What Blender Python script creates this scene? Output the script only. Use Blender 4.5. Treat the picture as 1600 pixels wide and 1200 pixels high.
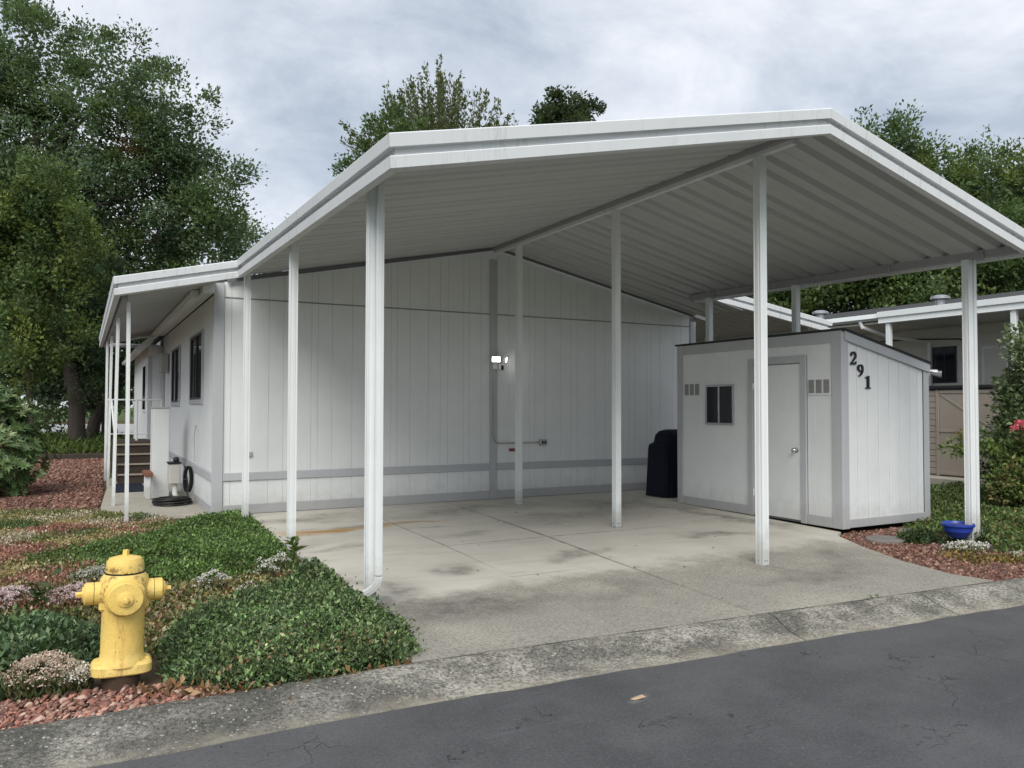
import bpy, bmesh, math, random
import numpy as np
from mathutils import Vector, Matrix
R = math.radians
rng = np.random.default_rng(7)
random.seed(7)
for o in list(bpy.data.objects):
    bpy.data.objects.remove(o)
S = bpy.context.scene
COL = S.collection

# ---------------------------------------------------------------- camera
cd = bpy.data.cameras.new('camera')
cam = bpy.data.objects.new('camera', cd); COL.objects.link(cam)
cd.sensor_fit = 'HORIZONTAL'; cd.sensor_width = 36.0
cd.lens = 36.0 * 1240.4 / 1600.0
cd.clip_start = 0.05; cd.clip_end = 3000
yaw, pit, rol = 0.4952074, 0.0282414, 0.0014597
fw = Vector((math.sin(yaw)*math.cos(pit), math.cos(yaw)*math.cos(pit), math.sin(pit)))
r0 = Vector((math.cos(yaw), -math.sin(yaw), 0)); u0 = r0.cross(fw)
rr = r0*math.cos(rol) + u0*math.sin(rol); uu = -r0*math.sin(rol) + u0*math.cos(rol)
M = Matrix((rr, uu, -fw)).transposed().to_4x4()
M.translation = Vector((-1.5729, -11.5305, 1.5))
cam.matrix_world = M
S.camera = cam

# ---------------------------------------------------------------- sky, sun, exposure
SUN_EL, SUN_AZ = R(44), R(214)          # azimuth clockwise from +Y : behind the camera, to its left
w = bpy.data.worlds.new('World'); S.world = w; w.use_nodes = True
nt = w.node_tree; nt.nodes.clear()
def wn(t, **k):
    n = nt.nodes.new(t)
    for a, b in k.items(): setattr(n, a, b)
    return n
out = wn('ShaderNodeOutputWorld'); sky = wn('ShaderNodeTexSky', sky_type='NISHITA', sun_disc=False)
sky.sun_elevation = SUN_EL; sky.sun_rotation = SUN_AZ
bg1 = wn('ShaderNodeBackground'); bg1.inputs[1].default_value = 0.09
nt.links.new(sky.outputs[0], bg1.inputs[0])
tc = wn('ShaderNodeTexCoord'); sep = wn('ShaderNodeSeparateXYZ'); nt.links.new(tc.outputs['Generated'], sep.inputs[0])
def wm(op, a, b):
    n = wn('ShaderNodeMath', operation=op)
    for i, v in enumerate((a, b)):
        if isinstance(v, (int, float)): n.inputs[i].default_value = v
        else: nt.links.new(v, n.inputs[i])
    return n.outputs[0]
den = wm('ADD', wm('MAXIMUM', sep.outputs[2], 0.0), 0.28)
cx = wm('DIVIDE', sep.outputs[0], den); cy = wm('DIVIDE', sep.outputs[1], den)
comb = wn('ShaderNodeCombineXYZ'); nt.links.new(cx, comb.inputs[0]); nt.links.new(cy, comb.inputs[1])
def wnoise(sc, det, rough, dist, off):
    mp = wn('ShaderNodeMapping'); nt.links.new(comb.outputs[0], mp.inputs[0])
    mp.inputs['Location'].default_value = off
    n = wn('ShaderNodeTexNoise'); nt.links.new(mp.outputs[0], n.inputs['Vector'])
    n.inputs['Scale'].default_value = sc; n.inputs['Detail'].default_value = det
    n.inputs['Roughness'].default_value = rough; n.inputs['Distortion'].default_value = dist
    return n.outputs[0]
n1 = wnoise(1.15, 8, 0.58, 0.35, (3.1, 1.7, 0)); n2 = wnoise(3.4, 9, 0.62, 0.5, (8.0, 2.0, 3.0))
mixn = wm('ADD', wm('MULTIPLY', n1, 0.64), wm('MULTIPLY', n2, 0.36))
ramp = wn('ShaderNodeValToRGB'); nt.links.new(mixn, ramp.inputs[0])
e = ramp.color_ramp.elements
e[0].position = 0.37; e[0].color = (0.36, 0.42, 0.505, 1)
e[1].position = 0.63; e[1].color = (0.87, 0.885, 0.92, 1)
k = e.new(0.50); k.color = (0.60, 0.645, 0.715, 1)
bg2 = wn('ShaderNodeBackground'); nt.links.new(ramp.outputs[0], bg2.inputs[0]); bg2.inputs[1].default_value = 0.60
msh = wn('ShaderNodeMixShader'); msh.inputs[0].default_value = 0.92
nt.links.new(bg1.outputs[0], msh.inputs[1]); nt.links.new(bg2.outputs[0], msh.inputs[2]); nt.links.new(msh.outputs[0], out.inputs[0])

sl = bpy.data.lights.new('sun', 'SUN'); sl.energy = 1.5; sl.angle = R(42); sl.color = (1.0, 0.965, 0.91)
so = bpy.data.objects.new('sun', sl); COL.objects.link(so)
sd = Vector((math.sin(SUN_AZ)*math.cos(SUN_EL), math.cos(SUN_AZ)*math.cos(SUN_EL), math.sin(SUN_EL)))
so.rotation_euler = (-sd).to_track_quat('-Z', 'Y').to_euler(); so.location = sd*60
S.view_settings.view_transform = 'Standard'
try: S.view_settings.look = 'None'
except Exception: pass
S.view_settings.exposure = 1.0; S.view_settings.gamma = 1.0; S.view_settings.use_curve_mapping = False
S.cycles.max_bounces = 8; S.cycles.diffuse_bounces = 5; S.cycles.transparent_max_bounces = 8
S.cycles.use_denoising = True

# ================================================================ materials
class NT:
    def __init__(s, name):
        s.m = bpy.data.materials.new(name); s.m.use_nodes = True; s.t = s.m.node_tree
        s.b = s.t.nodes['Principled BSDF']; s.geo = s.t.nodes.new('ShaderNodeNewGeometry')
        s.pos = s.geo.outputs['Position']
    def n(s, t, **k):
        x = s.t.nodes.new(t)
        for a, b in k.items(): setattr(x, a, b)
        return x
    def set(s, sock, v):
        if isinstance(v, bpy.types.NodeSocket): s.t.links.new(v, sock)
        elif isinstance(v, (tuple, list)) and len(v) == 3 and sock.type == 'RGBA': sock.default_value = (*v, 1)
        else: sock.default_value = v
    def math(s, op, a, b=0.0, clamp=False):
        x = s.n('ShaderNodeMath', operation=op); x.use_clamp = clamp
        s.set(x.inputs[0], a); s.set(x.inputs[1], b); return x.outputs[0]
    def mix(s, f, a, b, mode='MIX'):
        x = s.n('ShaderNodeMix', data_type='RGBA', blend_type=mode)
        s.set(x.inputs[0], f); s.set(x.inputs[6], a); s.set(x.inputs[7], b); return x.outputs[2]
    def mapping(s, scale=(1, 1, 1), rot=(0, 0, 0), loc=(0, 0, 0), vec=None):
        x = s.n('ShaderNodeMapping'); s.set(x.inputs[0], vec or s.pos)
        x.inputs['Scale'].default_value = scale; x.inputs['Rotation'].default_value = rot; x.inputs['Location'].default_value = loc
        return x.outputs[0]
    def noise(s, scale, detail=5, rough=0.55, dist=0.0, vec=None):
        x = s.n('ShaderNodeTexNoise'); s.set(x.inputs['Vector'], vec or s.pos)
        x.inputs['Scale'].default_value = scale; x.inputs['Detail'].default_value = detail
        x.inputs['Roughness'].default_value = rough; x.inputs['Distortion'].default_value = dist
        return x.outputs[0]
    def voro(s, scale, feature='F1', vec=None, out='Distance'):
        x = s.n('ShaderNodeTexVoronoi', feature=feature); s.set(x.inputs['Vector'], vec or s.pos)
        x.inputs['Scale'].default_value = scale; return x.outputs[out]
    def ramp(s, f, lo, hi, a=0.0, b=1.0):
        x = s.n('ShaderNodeMapRange'); x.interpolation_type = 'SMOOTHSTEP'
        s.set(x.inputs[0], f); s.set(x.inputs[1], lo); s.set(x.inputs[2], hi); s.set(x.inputs[3], a); s.set(x.inputs[4], b)
        return x.outputs[0]
    def bump(s, h, strength=0.3, dist=0.01, prev=None):
        x = s.n('ShaderNodeBump'); x.inputs['Strength'].default_value = strength; x.inputs['Distance'].default_value = dist
        s.set(x.inputs['Height'], h)
        if prev is not None: s.set(x.inputs['Normal'], prev)
        return x.outputs[0]
    def blob(s, cx, cy, rx, ry, rot=0.0, warp=None, soft=0.6):
        """1 in the middle of an ellipse on the ground, 0 outside"""
        p = s.n('ShaderNodeVectorMath', operation='SUBTRACT'); s.set(p.inputs[0], warp or s.pos); p.inputs[1].default_value = (cx, cy, 0)
        q = s.mapping((1/rx, 1/ry, 0), (0, 0, 0), vec=s.mapping((1, 1, 0), (0, 0, -rot), vec=p.outputs[0]))
        l = s.n('ShaderNodeVectorMath', operation='LENGTH'); s.set(l.inputs[0], q)
        return s.ramp(l.outputs['Value'], 1.0, 1.0-soft)
    def fin(s, col, rough=0.6, nrm=None, spec=0.3, metal=0.0):
        s.set(s.b.inputs['Base Color'], col); s.set(s.b.inputs['Roughness'], rough)
        s.b.inputs['Specular IOR Level'].default_value = spec; s.b.inputs['Metallic'].default_value = metal
        if nrm is not None: s.set(s.b.inputs['Normal'], nrm)
        return s.m

def simple(name, col, rough=0.6, var=0.12, scale=6.0, bump=0.0, bscale=60, spec=0.3, metal=0.0):
    n = NT(name); f = n.noise(scale, 5)
    c = n.mix(f, tuple(x*(1-var) for x in col), tuple(min(1, x*(1+var)) for x in col))
    return n.fin(c, rough, n.bump(n.noise(bscale, 4), bump, 0.005) if bump else None, spec, metal)

def m_paint(name, col, dirt=(0.45, 0.43, 0.40), streak=0.3, low=0.0, rough=0.45, bump=0.15, bsc=(60, 60, 6)):
    """painted wood or metal with rain streaks running down, mottling and splash dirt at the foot"""
    n = NT(name)
    st = n.noise(1.0, 6, 0.65, vec=n.mapping((22, 22, 0.8)))
    st = n.math('MULTIPLY', n.ramp(st, 0.50, 0.70), n.ramp(n.noise(1.1, 4), 0.42, 0.62, 0.15, 1.0))
    mo = n.noise(3.0, 6, 0.6)
    c = n.mix(n.math('MULTIPLY', n.ramp(mo, 0.35, 0.75), 0.35), col, tuple(x*0.86 for x in col))
    c = n.mix(n.math('MULTIPLY', st, streak), c, tuple(x*y*1.6 for x, y in zip(col, dirt)))
    if low:
        z = n.n('ShaderNodeSeparateXYZ'); n.set(z.inputs[0], n.pos)
        g = n.ramp(n.math('ADD', z.outputs[2], n.math('MULTIPLY', n.noise(7, 6, 0.65), -0.5)), 0.14, -0.22)
        c = n.mix(n.math('MULTIPLY', g, low), c, (0.22, 0.20, 0.16))
    return n.fin(c, rough, n.bump(n.noise(1.0, 5, 0.6, vec=n.mapping(bsc)), bump, 0.004))

M_WHITE = m_paint('white_aluminium_paint', (0.77, 0.80, 0.795), streak=0.14, low=0.5, rough=0.4, bump=0.05)
M_FASCIA = m_paint('weathered_white_fascia', (0.69, 0.71, 0.72), dirt=(0.44, 0.44, 0.42), streak=0.6, rough=0.45, bump=0.05)
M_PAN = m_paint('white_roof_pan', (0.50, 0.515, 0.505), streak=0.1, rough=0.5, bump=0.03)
M_BEAM = m_paint('aged_grey_aluminium', (0.34, 0.34, 0.36), streak=0.2, rough=0.5, bump=0.03)
M_HEAD = m_paint('dark_header_strip', (0.16, 0.16, 0.175), streak=0.1, rough=0.5, bump=0.03)
M_SIDE = m_paint('white_painted_plywood_siding', (0.755, 0.775, 0.768), dirt=(0.5, 0.48, 0.44), streak=0.16, low=0.25, rough=0.6, bump=0.35, bsc=(90, 90, 5))
M_TRIM = m_paint('grey_painted_trim', (0.47, 0.482, 0.50), dirt=(0.5, 0.5, 0.5), streak=0.25, low=0.3, rough=0.55, bump=0.25, bsc=(80, 80, 6))
M_GROOVE = simple('grey_wall_cavity', (0.26, 0.26, 0.26), 0.8)
M_DARKCAV = simple('dark_groove', (0.07, 0.07, 0.07), 0.8)
M_GLASS = NT('dark_window_glass').fin((0.012, 0.016, 0.024), 0.06, spec=0.6)
M_BRONZE = simple('dark_bronze_frame', (0.035, 0.035, 0.04), 0.4)
M_ALU = simple('mill_aluminium', (0.45, 0.46, 0.47), 0.35, metal=0.7)
M_CHROME = simple('brushed_steel', (0.6, 0.6, 0.6), 0.22, metal=1.0, var=0.03)
M_BLACK = simple('black_plastic', (0.02, 0.02, 0.022), 0.5)
M_DIGIT = simple('black_painted_metal', (0.018, 0.02, 0.024), 0.45)
M_NAVY = simple('navy_grill_cover', (0.006, 0.008, 0.022), 0.75, bump=0.3, bscale=25)
M_MAT = simple('navy_doormat', (0.008, 0.011, 0.026), 0.95, bump=0.5, bscale=200)
M_STEP = simple('brown_step_carpet', (0.062, 0.046, 0.038), 0.95, var=0.3, bump=0.5, bscale=150)
M_NOSE = simple('worn_tan_nosing', (0.34, 0.29, 0.22), 0.7, var=0.2)
M_SHINGLE = simple('dark_grey_shingle', (0.055, 0.055, 0.058), 0.9, var=0.4, scale=20, bump=0.8, bscale=120)
M_TAN = m_paint('taupe_resin_panel', (0.30, 0.265, 0.225), streak=0.1, rough=0.55)
M_NWALL = m_paint('neighbour_white_siding', (0.66, 0.65, 0.60), streak=0.12, low=0.1, rough=0.6)
M_BENCH = simple('red_brown_stained_wood', (0.22, 0.095, 0.06), 0.6, var=0.3, scale=12)
M_BOX = simple('cream_utility_box', (0.52, 0.51, 0.46), 0.5)
M_PVC = simple('white_pvc', (0.70, 0.70, 0.68), 0.35)
M_HOSE = simple('black_rubber_hose', (0.018, 0.019, 0.018), 0.45)
M_POT = simple('glazed_blue_pot', (0.022, 0.055, 0.34), 0.3, var=0.15, spec=0.5)
M_SOIL = simple('dark_soil', (0.06, 0.045, 0.032), 0.95, var=0.5, scale=30, bump=1.0, bscale=90)
M_JOINT = simple('dirt_filled_joint', (0.035, 0.032, 0.028), 0.95, var=0.4, scale=30)
M_SLATE = simple('grey_stepping_stone', (0.19, 0.175, 0.16), 0.9, var=0.3, scale=14, bump=0.6, bscale=80)
M_TIMBER = simple('weathered_edging_timber', (0.055, 0.045, 0.036), 0.9, var=0.4, scale=15, bump=0.5)
M_RED = simple('faded_red_sticker', (0.20, 0.07, 0.07), 0.6)
M_GREYBOX = simple('grey_meter_box', (0.40, 0.40, 0.38), 0.5)
M_DIRTPAD = simple('hydrant_pipe_rust', (0.07, 0.045, 0.03), 0.9, var=0.4, scale=30, bump=0.5)

def m_lamp():
    n = NT('lit_led_panel'); n.b.inputs['Emission Color'].default_value = (1, 0.98, 0.94, 1)
    n.b.inputs['Emission Strength'].default_value = 9; return n.fin((0.9, 0.9, 0.9), 0.4)
M_LED = m_lamp()

def m_hydrant():
    n = NT('chipped_yellow_hydrant_paint')
    f = n.noise(7, 6, 0.6)
    c = n.mix(f, (0.75, 0.51, 0.11), (0.82, 0.62, 0.20))
    c = n.mix(n.math('MULTIPLY', n.ramp(n.noise(2.2, 5), 0.5, 0.75), 0.45), c, (0.74, 0.56, 0.24))
    rust = n.ramp(n.noise(38, 5, 0.7), 0.66, 0.72)
    c = n.mix(n.math('MULTIPLY', rust, 0.75), c, (0.16, 0.07, 0.03))
    s1 = n.math('MULTIPLY', n.ramp(n.noise(1, 5, 0.6, vec=n.mapping((34, 34, 2.2))), 0.60, 0.75), 0.45)
    c = n.mix(s1, c, (0.42, 0.22, 0.07))
    px_ = n.n('ShaderNodeSeparateXYZ'); n.set(px_.inputs[0], n.pos)
    seam = n.ramp(n.math('ABSOLUTE', n.math('ADD', px_.outputs[2], -0.578)), 0.03, 0.004)
    rx_ = n.math('ADD', px_.outputs[0], 1.355); rz_ = n.math('ADD', px_.outputs[2], -0.45)
    rad = n.math('SQRT', n.math('ADD', n.math('MULTIPLY', rx_, rx_), n.math('MULTIPLY', rz_, rz_)))
    ring = n.math('MULTIPLY', n.ramp(n.math('ABSOLUTE', n.math('ADD', rad, -0.107)), 0.022, 0.004), n.ramp(px_.outputs[1], -6.57, -6.60, 1.0, 0.55))
    grime = n.math('MULTIPLY', n.math('MAXIMUM', seam, ring), n.ramp(n.noise(30, 6, 0.75), 0.46, 0.60))
    c = n.mix(n.math('MULTIPLY', grime, 0.85), c, (0.17, 0.085, 0.03))
    chip = n.math('MULTIPLY', n.ramp(n.noise(16, 6, 0.75), 0.60, 0.64), n.ramp(n.noise(4, 3), 0.45, 0.6))
    c = n.mix(n.math('MULTIPLY', chip, 0.5), c, (0.88, 0.74, 0.36))
    c = n.mix(n.math('MULTIPLY', n.ramp(n.noise(70, 4, 0.7), 0.62, 0.68), 0.8), c, (0.10, 0.045, 0.02))
    sp_ = n.n('ShaderNodeSeparateXYZ'); n.set(sp_.inputs[0], n.pos)
    drip = n.math('MULTIPLY', n.ramp(n.math('ABSOLUTE', n.math('ADD', n.math('ADD', sp_.outputs[0], 1.365), n.math('MULTIPLY', n.math('SUBTRACT', n.noise(9, 4), 0.5), 0.06))), 0.022, 0.004), n.ramp(n.noise(1, 5, 0.7, vec=n.mapping((50, 50, 7))), 0.40, 0.62))
    drip = n.math('MULTIPLY', drip, n.ramp(sp_.outputs[2], 0.36, 0.30))
    c = n.mix(n.math('MULTIPLY', drip, 0.7), c, (0.45, 0.22, 0.08))
    nb_h = n.bump(n.noise(90, 5, 0.7), 0.4, 0.004); nb_h = n.bump(n.noise(22, 4), 0.35, 0.012, nb_h)
    return n.fin(c, n.ramp(n.noise(6, 5), 0.3, 0.7, 0.42, 0.68), nb_h, 0.4)
M_HYD = m_hydrant()

def m_attr(name, rough=0.55, trans=0.0, spec=0.25, bump=0.0):
    """base colour carried by each leaf / stone itself"""
    n = NT(name); a = n.n('ShaderNodeAttribute'); a.attribute_name = 'piece_colour'
    n.fin(a.outputs['Color'], rough, n.bump(n.noise(60, 3), bump, 0.01) if bump else None, spec)
    if trans:
        tr = n.n('ShaderNodeBsdfTranslucent'); n.set(tr.inputs[0], n.mix(0.5, a.outputs['Color'], (0.16, 0.22, 0.03)))
        mx = n.n('ShaderNodeMixShader'); mx.inputs[0].default_value = trans
        n.t.links.new(n.b.outputs[0], mx.inputs[1]); n.t.links.new(tr.outputs[0], mx.inputs[2])
        n.t.links.new(mx.outputs[0], n.t.nodes['Material Output'].inputs[0])
    return n.m
M_LEAF = m_attr('tree_leaf', 0.45, 0.42)
M_GLEAF = m_attr('garden_leaf', 0.5, 0.2, 0.3)
M_PETAL = m_attr('petal', 0.7, 0.25, 0.15)
M_ROCK = m_attr('red_lava_rock', 0.9, 0, 0.15, 0.6)
def m_bark():
    n = NT('bark'); f = n.noise(1, 6, 0.65, vec=n.mapping((9, 9, 2)))
    return n.fin(n.mix(f, (0.035, 0.028, 0.022), (0.13, 0.11, 0.09)), 0.9, n.bump(f, 0.8, 0.04))
M_BARK = m_bark()

def m_concrete():
    n = NT('stained_driveway_concrete')
    wv = n.n('ShaderNodeTexNoise'); n.set(wv.inputs['Vector'], n.pos); wv.inputs['Scale'].default_value = 1.3; wv.inputs['Detail'].default_value = 6
    wsub = n.n('ShaderNodeVectorMath', operation='SUBTRACT'); n.set(wsub.inputs[0], wv.outputs['Color']); wsub.inputs[1].default_value = (.5, .5, .5)
    wsc = n.n('ShaderNodeVectorMath', operation='SCALE'); n.set(wsc.inputs[0], wsub.outputs[0]); wsc.inputs['Scale'].default_value = 1.5
    wad = n.n('ShaderNodeVectorMath', operation='ADD'); n.set(wad.inputs[0], n.pos); n.set(wad.inputs[1], wsc.outputs[0])
    W = wad.outputs[0]
    f = n.noise(2.2, 7, 0.6)
    c = n.mix(f, (0.47, 0.445, 0.385), (0.63, 0.60, 0.53))
    # smears dragged across the slab by tyres
    sm = n.ramp(n.noise(1, 6, 0.6, 0.3, vec=n.mapping((1.0, 5.0, 1), (0, 0, 0.2))), 0.5, 0.75)
    c = n.mix(n.math('MULTIPLY', sm, 0.28), c, (0.27, 0.25, 0.215))
    sp = n.n('ShaderNodeSeparateXYZ'); n.set(sp.inputs[0], W); sp0 = n.n('ShaderNodeSeparateXYZ'); n.set(sp0.inputs[0], n.pos); fine = n.ramp(n.noise(7, 8, 0.75), 0.32, 0.68, 0.35, 1.1)
    # open apron: rained on, rough, mossy grey with bare aggregate
    fr = n.ramp(n.math('ADD', sp0.outputs[1], n.math('ADD', n.math('MULTIPLY', n.math('SUBTRACT', n.noise(0.8, 8, 0.68), 0.5), 2.2), n.math('MULTIPLY', n.math('SUBTRACT', n.noise(9, 6, 0.75), 0.5), 0.9))), -5.1, -5.75)
    ap = n.mix(n.noise(3.0, 8, 0.7), (0.25, 0.24, 0.205), (0.46, 0.435, 0.375))
    ap = n.mix(n.ramp(n.noise(0.9, 4), 0.5, 0.72), ap, (0.46, 0.43, 0.36))
    agg = n.ramp(n.voro(44), 0.34, 0.18)
    agm = n.ramp(n.noise(28, 2), 0.52, 0.6)
    ap = n.mix(n.math('MULTIPLY', n.math('MULTIPLY', agg, agm), 0.7), ap, (0.66, 0.63, 0.56))
    ap = n.mix(n.math('MULTIPLY', n.ramp(n.noise(50, 5, 0.8), 0.47, 0.62), 0.68), ap, (0.085, 0.083, 0.075))
    c = n.mix(n.math('MULTIPLY', fr, 0.88), c, ap)
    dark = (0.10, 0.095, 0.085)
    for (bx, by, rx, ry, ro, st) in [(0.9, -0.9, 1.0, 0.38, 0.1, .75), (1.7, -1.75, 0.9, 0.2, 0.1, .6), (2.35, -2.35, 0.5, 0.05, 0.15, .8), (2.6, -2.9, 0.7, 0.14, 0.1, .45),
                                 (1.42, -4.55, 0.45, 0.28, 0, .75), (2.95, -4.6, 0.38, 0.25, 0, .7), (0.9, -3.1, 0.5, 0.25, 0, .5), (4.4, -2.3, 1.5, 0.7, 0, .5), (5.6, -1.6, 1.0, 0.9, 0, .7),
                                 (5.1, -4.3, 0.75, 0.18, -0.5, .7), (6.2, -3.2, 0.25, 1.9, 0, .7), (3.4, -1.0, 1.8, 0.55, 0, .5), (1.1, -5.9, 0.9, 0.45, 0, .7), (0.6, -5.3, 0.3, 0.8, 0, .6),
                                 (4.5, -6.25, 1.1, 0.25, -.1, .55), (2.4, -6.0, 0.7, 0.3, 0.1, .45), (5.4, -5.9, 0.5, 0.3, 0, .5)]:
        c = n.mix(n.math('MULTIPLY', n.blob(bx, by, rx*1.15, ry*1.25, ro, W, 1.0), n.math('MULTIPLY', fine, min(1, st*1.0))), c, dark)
    for (bx, by, rx, ry, st) in [(1.15, -2.0, 0.85, 0.30, .95), (2.1, -1.75, 0.8, 0.28, .65), (0.75, -2.3, 0.5, 0.25, .6)]:
        c = n.mix(n.math('MULTIPLY', n.blob(bx, by, rx, ry, 0.15, W, 0.9), st), c, (0.40, 0.235, 0.075))
    # dirt lying along the joints
    for (bx, by, rx, ry, ro) in [(3.20, -3.55, 3.75, .034, 1.497), (3.5, -3.58, 3.4, .03, 0.0), (1.93, -2.6, 2.9, .02, 1.545), (2.2, -5.18, .75, .012, 0.0)]:
        c = n.mix(n.math('MULTIPLY', n.math('MULTIPLY', n.blob(bx, by, rx, ry, ro, None, 0.8), fine), .8), c, (0.09, 0.082, 0.07))
    c = n.mix(n.math('MULTIPLY', n.ramp(n.noise(220, 2), 0.55, 0.7), 0.16), c, (0.2, 0.19, 0.17))
    nb = n.bump(n.noise(90, 5, 0.7), 0.35, 0.006); nb = n.bump(n.math('MULTIPLY', fr, n.noise(160, 3, 0.7)), 0.7, 0.012, nb)
    return n.fin(c, 0.85, nb, 0.2)
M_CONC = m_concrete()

def m_kerb():
    n = NT('exposed_aggregate_kerb_concrete')
    f = n.noise(2.0, 7, 0.7)
    c = n.mix(n.ramp(f, 0.38, 0.62), (0.19, 0.183, 0.158), (0.50, 0.475, 0.41))
    sp = n.n('ShaderNodeSeparateXYZ'); n.set(sp.inputs[0], n.pos)
    # left of the driveway the kerb top is black with lichen
    lm = n.ramp(n.math('ADD', sp.outputs[0], n.math('MULTIPLY', n.noise(3, 5), 1.2)), 0.9, -0.4)
    c = n.mix(n.math('MULTIPLY', lm, n.ramp(n.noise(1.6, 5), 0.3, 0.5, 0.15, 0.85)), c, (0.095, 0.095, 0.085))
    agg = n.math('MULTIPLY', n.ramp(n.voro(40), 0.36, 0.20), n.ramp(n.noise(26, 2), 0.50, 0.58))
    c = n.mix(n.math('MULTIPLY', agg, 0.8), c, (0.62, 0.59, 0.52))
    c = n.mix(n.math('MULTIPLY', n.ramp(n.noise(46, 5, 0.8), 0.46, 0.58), 0.74), c, (0.055, 0.055, 0.048))
    low = n.ramp(n.math('ADD', sp.outputs[2], n.math('MULTIPLY', n.noise(9, 4), 0.03)), -0.112, -0.135)
    c = n.mix(n.math('MULTIPLY', low, 0.7), c, (0.40, 0.36, 0.29))
    nb = n.bump(n.noise(110, 4, 0.7), 0.8, 0.012); nb = n.bump(n.voro(85), 0.4, 0.008, nb)
    return n.fin(c, 0.9, nb, 0.15)
M_KERB = m_kerb()

def m_asphalt():
    n = NT('sealed_asphalt')
    c = n.mix(n.ramp(n.noise(1.1, 7, 0.65), 0.3, 0.7), (0.062, 0.063, 0.066), (0.102, 0.104, 0.107))
    c = n.mix(n.math('MULTIPLY', n.ramp(n.noise(48, 5, 0.8), 0.5, 0.62), 0.5), c, (0.04, 0.041, 0.044))
    c = n.mix(n.math('MULTIPLY', n.ramp(n.noise(70, 4, 0.8), 0.5, 0.68), 0.55), c, (0.15, 0.15, 0.153))
    c = n.mix(n.math('MULTIPLY', n.ramp(n.noise(1, 6, 0.6, vec=n.mapping((0.8, 7, 1), (0, 0, -0.06))), 0.56, 0.72), 0.4), c, (0.115, 0.118, 0.125))
    wv = n.n('ShaderNodeTexNoise'); n.set(wv.inputs['Vector'], n.pos); wv.inputs['Scale'].default_value = 9; wv.inputs['Detail'].default_value = 7
    va = n.n('ShaderNodeVectorMath', operation='MULTIPLY_ADD'); n.set(va.inputs[0], wv.outputs['Color']); va.inputs[1].default_value = (.3, .3, .3); n.set(va.inputs[2], n.pos)
    ve = n.voro(2.1, 'DISTANCE_TO_EDGE', va.outputs[0])
    cm = n.math('MULTIPLY', n.ramp(ve, 0.007, 0.001), n.ramp(n.noise(1.9, 6), 0.51, 0.62))
    c = n.mix(n.math('MULTIPLY', cm, 0.9), c, (0.012, 0.012, 0.014))
    fl = n.math('MULTIPLY', n.ramp(n.voro(9), 0.05, 0.025), n.ramp(n.noise(13, 2), 0.58, 0.62))
    c = n.mix(n.math('MULTIPLY', fl, 0.6), c, (0.36, 0.35, 0.33))
    for bx, by in ((1.21, -7.89),):
        c = n.mix(n.math('MULTIPLY', n.blob(bx, by, 0.13, 0.05, 0.4, None, 0.9), 0.35), c, (0.4, 0.38, 0.34))
    nb = n.bump(n.noise(190, 4, 0.7), 0.35, 0.005); nb = n.bump(n.math('MULTIPLY', cm, -1.0), 0.8, 0.01, nb)
    return n.fin(c, 0.72, nb, 0.3)
M_ASPH = m_asphalt()

def m_yard():
    n = NT('garden_soil_and_moss')
    f = n.noise(4, 7, 0.65)
    c = n.mix(f, (0.075, 0.052, 0.035), (0.17, 0.115, 0.075))
    c = n.mix(n.ramp(n.noise(0.5, 5), 0.48, 0.62), c, (0.055, 0.085, 0.028))
    c = n.mix(n.math('MULTIPLY', n.ramp(n.noise(40, 3), 0.5, 0.7), 0.6), c, (0.10, 0.085, 0.05))
    return n.fin(c, 0.95, n.bump(n.noise(45, 5, 0.7), 0.9, 0.02), 0.1)
M_YARD = m_yard()
def m_ground():
    n = NT('distant_grass_ground')
    return n.fin(n.mix(n.noise(0.25, 6), (0.05, 0.08, 0.025), (0.10, 0.12, 0.045)), 0.95, None, 0.1)
M_GROUND = m_ground()
M_GRAVBASE = simple('crushed_lava_bed', (0.13, 0.068, 0.052), 0.95, var=0.5, scale=60, bump=1.0, bscale=50)
M_WALK = simple('pale_walkway_concrete', (0.37, 0.345, 0.29), 0.88, var=0.25, scale=3, bump=0.3, bscale=90)
M_FARROAD = simple('pale_far_road', (0.34, 0.34, 0.34), 0.9, var=0.1, scale=0.4)

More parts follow.
